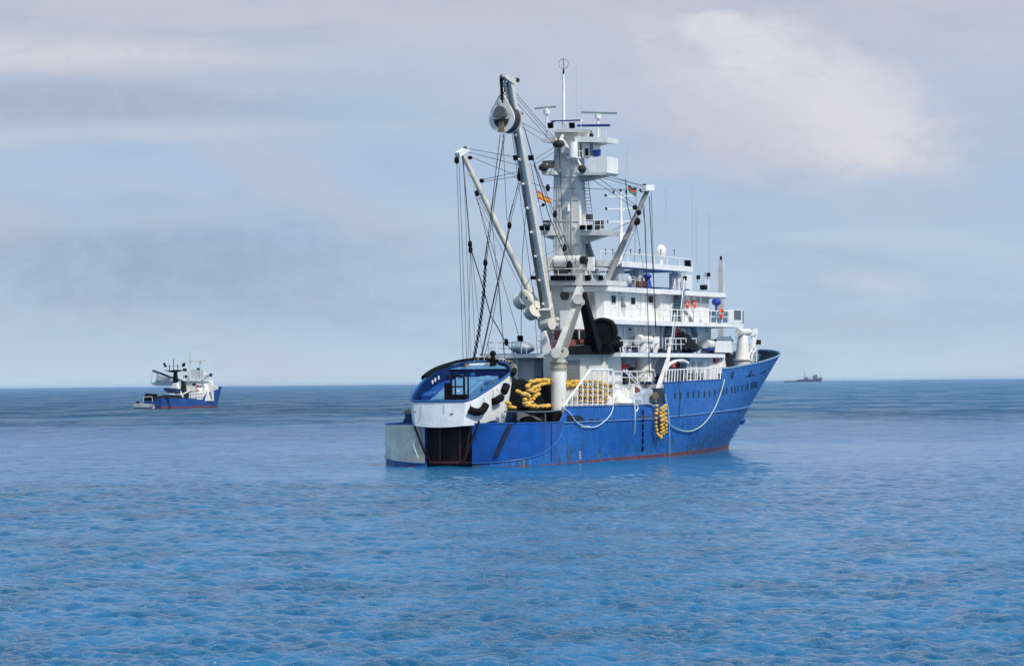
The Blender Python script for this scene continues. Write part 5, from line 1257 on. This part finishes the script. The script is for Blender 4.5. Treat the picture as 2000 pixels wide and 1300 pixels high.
# ================================================================ SECOND VESSEL (left)
S2 = Frame(-107.2, 1024., R(25))
V2 = empty('fishing_vessel', (0, 0, 0), 'smaller blue fishing ship with white wheelhouse and black mast, far off on the left', 'fishing ship', S2)
def Q(x, y, t=None, s=None): return S2.P(x, y, t, s)
def p2(mb, name, m, par=None, smooth=False): return mb.build(name, m, par or V2, smooth)
L2_ = 38.
def h2(s, z):
    w = min(1, max(0, z)/6); e = (s-14)/((L2_+3*w)-14); B = 4.1
    if e > 0: B *= max(0, 1-min(1, e)**2.2)**(1-.4*w)
    if s < 2: B *= .75+.25*s/2
    return B
def zt2(u): return 3.2-.5*u/20 if u < 22 else 2.5+2.2*min(1, (u-22)/4)+1.7*((u-22)/16)**1.3
mb = MB(); ux = [0, 1, 2]+[3+i for i in range(20)]+[22.5+.5*i for i in range(32)]
for sg in (1, -1):
    mb.grid([[V((sg*(h2(u*(1+.035*w_*max(0, u-14)/24), w_*6) if u < 38 else 0), u*(1+.035*w_*max(0, u-14)/24), -1+(zt2(u)+1)*k/8)) for k in range(9) for w_ in [min(1, k/8)*min(1, zt2(u)/6)]] for u in ux])
mb.grid([[V((-3.1+6.2*i/4, 0, -1+3.75*k/4)) for k in range(5)] for i in range(5)])
def h2mat():
    m = bpy.data.materials.new('second_hull'); m.use_nodes = True; t = NT(m.node_tree); b = m.node_tree.nodes['Principled BSDF']
    g_ = t.n('ShaderNodeNewGeometry').outputs['Position']; s = t.n('ShaderNodeSeparateXYZ'); t.l(g_, s.inputs[0])
    n_ = t.noise(g_, .5, 4, .6); c_ = t.mix(t.mr(n_, .35, .7), (.005, .05, .21), (.009, .075, .29))
    c_ = t.mix(t.mr(t.m('ADD', s.outputs[2], t.m('MULTIPLY', n_, .5)), 0.75, .65), c_, (.20, .03, .02))
    t.put(b.inputs['Base Color'], c_); b.inputs['Roughness'].default_value = .45; return m
p2(mb, 'hull', h2mat(), None, True)
p2(MB().box(-3.8, 3.8, .3, 20, 1.7, 1.8), 'deck', mat('deck2', (.04, .04, .045), .8))
p2(MB().box(-3.6, 3.6, 19.8, 30, 2.0, 5.3), 'deckhouse', WHITEW)
wh = p2(MB().box(-3.0, 3.0, 21, 28.5, 5.3, 8.0), 'wheelhouse', WHITE)
p2(MB().box(-3.4, 3.6, 20.5, 30, 8.0, 8.3), 'bridge_roof', WHITE)
q = lambda x, y, o=.0: S2.P(x, y, t=3.02+o)
for x0, y0, x1, y1, m_ in ((376, 748, 382, 753, GLASS), (384, 751, 389, 756, RREDB), (389.5, 752, 394, 756, RREDB)):
    a_, b_ = q(x0, y0), q(x1, y1); p2(MB().box(2.98, 3.06, min(a_.y, b_.y), max(a_.y, b_.y), min(a_.z, b_.z), max(a_.z, b_.z)), 'window', m_, wh)
a_ = q(386, 762, .6); p2(MB().sph(a_, .55, (.5, 1, .7)), 'life_raft', ORANGE, None, True)
g = MB(); 
for i in range(9): g.bar(S2.P(370+i*3.1, 780, t=3.9), S2.P(370+i*3.1, 768, t=3.9), .18, .18)
for y in (768, 774, 779.5): g.bar(S2.P(369, y, t=3.9), S2.P(396, y-1, t=3.9), .2, .2)
p2(g, 'side_rail', WHITE)
p2(MB().box(3.0, 3.5, 20, 28, 2.5, 4.4), 'net_opening', mat('dark_opening', (.02, .02, .02), .8))
# black goal mast with crosstree
mm = p2(MB().prism([S2.P(x, y, s=11.) for x, y in ((337, 748), (339, 726), (343.5, 726), (346, 748))], (0, .8, 0)), 'net_mast', BLACK)
def X2(x, y, s): return S2.P(x, y, s=s)
MS2 = 11.
p2(MB().prism([X2(x, y, MS2) for x, y in ((319, 722), (329, 723.5), (338, 722), (358, 722), (352, 724.5), (342, 727), (334, 727), (326, 724.5))], (0, .8, 0)), 'mast_crosstree', BLACK, mm)
g = MB()
for x, y in ((331, 711), (339, 701), (347, 711)): g.tube([X2(x, 723, MS2), X2(x, y, MS2)], .12, 5)
g.tube([X2(325, 715.5, MS2), X2(352, 714, MS2)], .05, 4); p2(g, 'mast_aerial', DARK, mm)
p2(MB().prism([X2(x, y, MS2) for x, y in ((318, 709), (321, 708), (325, 716), (321.5, 717))], (0, .4, 0)).prism([X2(x, y, MS2) for x, y in ((355, 710), (361, 708), (360, 715), (356, 716.5))], (0, .4, 0)), 'mast_lamp', DARK, mm)
p2(MB().prism([X2(x, y, MS2-.3) for x, y in ((335, 758), (337, 748), (345, 747), (347, 758), (356, 776), (340, 776))], (0, 1.2, 0)), 'winch_house', WHITE)
p2(MB().tube([X2(298, 723, MS2), X2(330, 735, MS2+2), X2(356, 744, MS2+5), X2(362, 752, MS2+7)], .35, 7), 'boom', mat('boom_slate', (.03, .05, .09), .5))
p2(MB().tube([X2(298, 723, MS2), X2(295, 748, MS2)], .05, 4), 'boom_line', WIRE)
p2(MB().prism([X2(x, y, 6.) for x, y in ((319, 757), (345, 759), (345, 768), (334, 768), (322, 764))], (0, 2.4, 0)), 'work_boat', mat('dull_navy', (.015, .03, .11), .5))
p2(MB().prism([X2(x, y, 16.) for x, y in ((354, 744), (360, 744), (362, 768), (369, 766), (369, 780), (352, 780))], (0, 1., 0)), 'dark_screen', MATS['dark_opening'])
p2(MB().bar(X2(330, 769, 4), X2(356, 768.5, 9), .2, .2).bar(X2(356, 770, 9), X2(371, 762, 14), .3, .3), 'pale_spar', CREAM)
p2(MB().prism([X2(x, y, 1.) for x, y in ((298, 781), (299, 775), (312, 773), (318, 771), (352, 771), (352, 778), (316, 776))], (0, 1., 0)), 'dark_bulwark', MATS['dark_opening'])
p2(MB().box(*(lambda a, b: (min(a.x, b.x), max(a.x, b.x), 22, 24, b.z, a.z))(X2(372, 722, 22), X2(396, 740, 22))), 'bridge_top', mat('top_grey_white', (.6, .6, .62), .5))
p2(MB().tube([X2(371.5, 745, 22), X2(372, 686, 22)], .16, 6).tube([X2(391, 745, 22), X2(391, 704, 22)], .2, 6), 'radar_mast', GREYW)
p2(MB().bar(X2(374, 704.5, 22), X2(406, 703.5, 22), .6, .6).bar(X2(352, 706.5, 22), X2(370, 707, 22), .45, .45), 'radar_scanner', WHITE)
for x, y, w_, m_ in ((360, 722, .5, DARK), (387, 721, .5, DARK), (362, 735, .7, DARK), (380, 735, 1.1, BLUE), (410, 732, .5, DARK), (402, 735, .6, GREYW), (398, 730, .4, WHITE), (366, 742, .7, WHITE)):
    c = X2(x, y, 23); p2(MB().box(c.x-w_, c.x+w_, c.y, c.y+.6, c.z-.45, c.z+.45), 'roof_equipment', m_)
for x in (360, 366, 384, 397, 408): p2(MB().tube([X2(x, 745, 23), X2(x, 722+(x % 7), 23)], .12, 5), 'roof_post', WHITE)
p2(MB().prism([X2(x, y, 27.) for x, y in ((404, 745), (412, 744), (415, 752), (424, 755), (424, 760), (408, 766), (402, 768))], (0, .6, 0)), 'bow_house', WHITE)
p2(MB().tube([X2(414, 753, 29), X2(425, 754, 29), X2(424, 759, 29)], .1, 5), 'bow_rail', CREAM)
# pale boat hanging behind its mast
e = empty('speedboat', X2(325, 754, 13.), 'grey-white speedboat hanging under the boom of the far left ship', 'boat', S2)
MB().prism([X2(x, y, 13.) for x, y in ((295, 746), (300, 749), (306, 741), (318, 743), (346, 744), (346, 753), (303, 753), (297, 750))], (0, 2.2, 0)).build('hull', mat('boat_pale', (.45, .50, .54), .5), e)
MB().prism([X2(x, y, 13.5) for x, y in ((304, 745), (306, 727), (312, 733), (330, 737), (336, 745))], (0, 1.2, 0)).build('canopy', mat('canopy_lilac', (.50, .48, .54), .6), e)
# launch alongside
e = empty('launch_boat', S2.P(283, 797, s=-3), 'low white launch with dark outboard gear behind the stern of the far left ship', 'boat', S2)
lb = MB(); r3 = []
for i in range(11):
    u = i/10; x_ = 264+36*u; c = S2.P(x_, 796.5, s=-4); w_ = 1.2*math.sin(math.pi*(.25+.65*u))**.5; top_ = 1.25+.35*(1-u)
    r3.append([V((c.x, -4-w_, top_)), V((c.x, -4-w_*.8, .4)), V((c.x, -4, -.2)), V((c.x, -4+w_*.8, .4)), V((c.x, -4+w_, top_)), V((c.x, -4-w_, top_-.02))])
lb.grid(r3); lb.build('hull', WHITEW, e, True)
MB().prism([S2.P(x, y, s=-4) for x, y in ((281, 782), (283, 768), (303, 769), (304, 774), (296, 776), (298, 783))], (0, 1.2, 0)).build('canopy', BLACK, e)
MB().box(*(lambda c: (c.x-.5, c.x+.5, -4.3, -3.7, c.z-.8, c.z+.2))(S2.P(269, 785, s=-4))).build('outboard_motor', DARK, e)
g = MB(); g.tube([S2.P(280, 784, s=-4), S2.P(281, 775, s=-4), S2.P(297, 774, s=-4), S2.P(298, 784, s=-4)], .12, 5).build('frame', GREYW, e)

# ================================================================ FAR SHIP (right) and a distant speck
D3 = 14000.; S3 = Frame((1567-1000)/F*D3, D3, R(90))
V3 = empty('cargo_vessel', (0, 0, 0), 'distant dark navy ship low on the horizon at the far right', 'ship', S3)
k3 = D3/F   # metres per picture pixel
def z3(y): return max(0., (742.8-y))*k3
def b3(pts, name, m, w_=12., par=None): return MB().prism([V((-w_/2, (x-1567)*k3, z3(y))) for x, y in pts], (w_, 0, 0)).build(name, m, par or V3)
b3([(1530, 744), (1530.5, 740.5), (1536, 740), (1555, 740), (1557.5, 737.8), (1578, 737.2), (1586, 737), (1590, 735.8), (1605, 734.5), (1602.5, 744)], 'hull', NAVY, 22)
b3([(1569, 738), (1570, 733.5), (1577, 733), (1578, 738)], 'deckhouse', mat('far_grey', (.10, .13, .17), .6))
b3([(1587, 737), (1587.5, 734), (1585, 732), (1590, 729), (1595, 728), (1595, 735)], 'bridge', MATS['far_grey'])
b3([(1580, 738), (1580.5, 734.5), (1582, 734.5), (1582, 738)], 'funnel', MATS['far_grey'], 6)
MB().tube([V((0, (1571-1567)*k3, z3(735))), V((0, (1571-1567)*k3, z3(723)))], 1.1, 6).build('mast', MATS['far_grey'], V3)
MB().tube([V((0, (1596-1567)*k3, z3(733))), V((0, (1604-1567)*k3, z3(731))), V((0, (1604.5-1567)*k3, z3(735)))], .7, 5).tube([V((0, (1562-1567)*k3, z3(733))), V((0, (1588-1567)*k3, z3(733.5)))], .4, 5).build('rigging_line', MATS['far_grey'], V3)
S4 = Frame((801-1000)/F*15000., 15000., R(90)); k4 = 15000/F
e = empty('distant_boat', (0, 0, 0), 'tiny pale boat barely visible on the horizon left of the big ship', 'boat', S4)
MB().prism([V((-6, x*k4, z*k4)) for x, z in ((-5, 0), (-5.5, 1.6), (-1, 1.5), (5, 2.2), (4, 0))], (12, 0, 0)).build('hull', mat('pale_far', (.30, .36, .42), .6), e)
MB().prism([V((-4, x*k4, z*k4)) for x, z in ((1, 1.8), (1, 3.8), (4, 3.6), (4.4, 2.0))], (8, 0, 0)).build('wheelhouse', MATS['pale_far'], e)

# ---------------------------------------------------------------- small fittings on the big ship
random.seed(11)
def wallpipe(x, y0, y1, t_, r_=.035, m=None, par=None): 
    return part(MB().tube([P(x, y0, t=t_+.06), P(x, y1, t=t_+.06)], r_, 5), 'wall_pipe', m or GREYW, par)
for x in (1209, 1219, 1252, 1262, 1281, 1298): wallpipe(x, 574, 619, 4.0, .03, None, BH)
for x in (1218, 1247, 1256, 1270, 1284, 1297): wallpipe(x, 634, 680, 4.2, .03, None, MH)
for x in (1372, 1384): wallpipe(x, 694, 738, 5.55, .03, None, LH)
for x in (1212, 1250, 1278): part(MB().box(*facet(x, 571.5, x+3, 574.5, 4.15, .15)), 'wall_lamp', GREYW, BH)
for x in (1254, 1290, 1335, 1350): part(MB().box(*facet(x, 633.5, x+3, 636, 4.35, .15)), 'wall_lamp', DARK, MH)
for y in (345, 390, 432, 478): part(MB().tube([mp(1082, y, -.03), mp(1131, y, -.03)], .035, 5), 'tower_seam', GREYW, TOW)
for x, y in ((1092, 330), (1098, 455), (1122, 372), (1120, 440), (1091, 395)): part(MB().box(*sbox(x, y, x+4, y+5, MS-.15, .15)), 'tower_bracket', WHITE, TOW)
g = MB(); g.tube([mp(1116, 300, -.08), mp(1117, 500, -.08)], .04, 5).tube([mp(1089, 350, -.08), mp(1088, 515, -.08)], .03, 5); part(g, 'tower_cable', GREYW, TOW)
for x, y, w_, h_, t_, m_ in ((1228, 676, 7, 5, 4.6, DARK), (1240, 678, 10, 3, 4.6, DARK), (1282, 678, 8, 5, 4.8, GREYW), (1222, 740, 8, 6, 4.5, mat('equipment_dark', (.05, .05, .055))), (1232, 741, 9, 6, 4.5, mat('equipment_brown', (.07, .045, .035), .6)), (1290, 735, 6, 10, 5.6, DARK), (1298, 738, 5, 8, 5.6, GREYW), (1364, 676, 5, 7, 5.7, WHITE)):
    b = facet(x, y, x+w_, y+h_, t_, .4); mb = MB().box(*b).box(b[0]+.05, b[1]-.05, b[2]+.1, b[3]-.1, b[5], b[5]+.08); part(mb, 'deck_equipment', m_)
for x in (1136, 1141): part(MB().tube([mp(x, 455, -.2), mp(x+1, 545, -.2)], .04, 5), 'tower_pipe', GREYW)
g = MB()
for i in range(9):     # broken white line of spray cans and shackles along the casing top
    g.cyl(P(1120+i*10, 690, t=4.4), P(1120+i*10, 687, t=4.4), .1)
part(g, 'casing_vents', WHITE, cas)

# ================================================================ HAZE
def haze():
    me = bpy.data.meshes.new('haze'); mb = MB().box(-130000, 130000, -130000, 140000, -2, 42)
    me.from_pydata(mb.v, [], mb.f); bm = bmesh.new(); bm.from_mesh(me); bmesh.ops.recalc_face_normals(bm, faces=bm.faces); bm.to_mesh(me); bm.free()
    o = bpy.data.objects.new('haze', me); COL.objects.link(o); o['kind'] = 'stuff'; o['label'] = 'thin pale sea haze'
    m = bpy.data.materials.new('haze'); m.use_nodes = True; m.node_tree.nodes.clear(); t = NT(m.node_tree)
    v = t.n('ShaderNodeVolumePrincipled'); v.inputs['Density'].default_value = 1.0e-5; v.inputs['Color'].default_value = (.68, .84, 1, 1)
    t.l(v.outputs[0], t.n('ShaderNodeOutputMaterial').inputs['Volume']); me.materials.append(m)
haze()
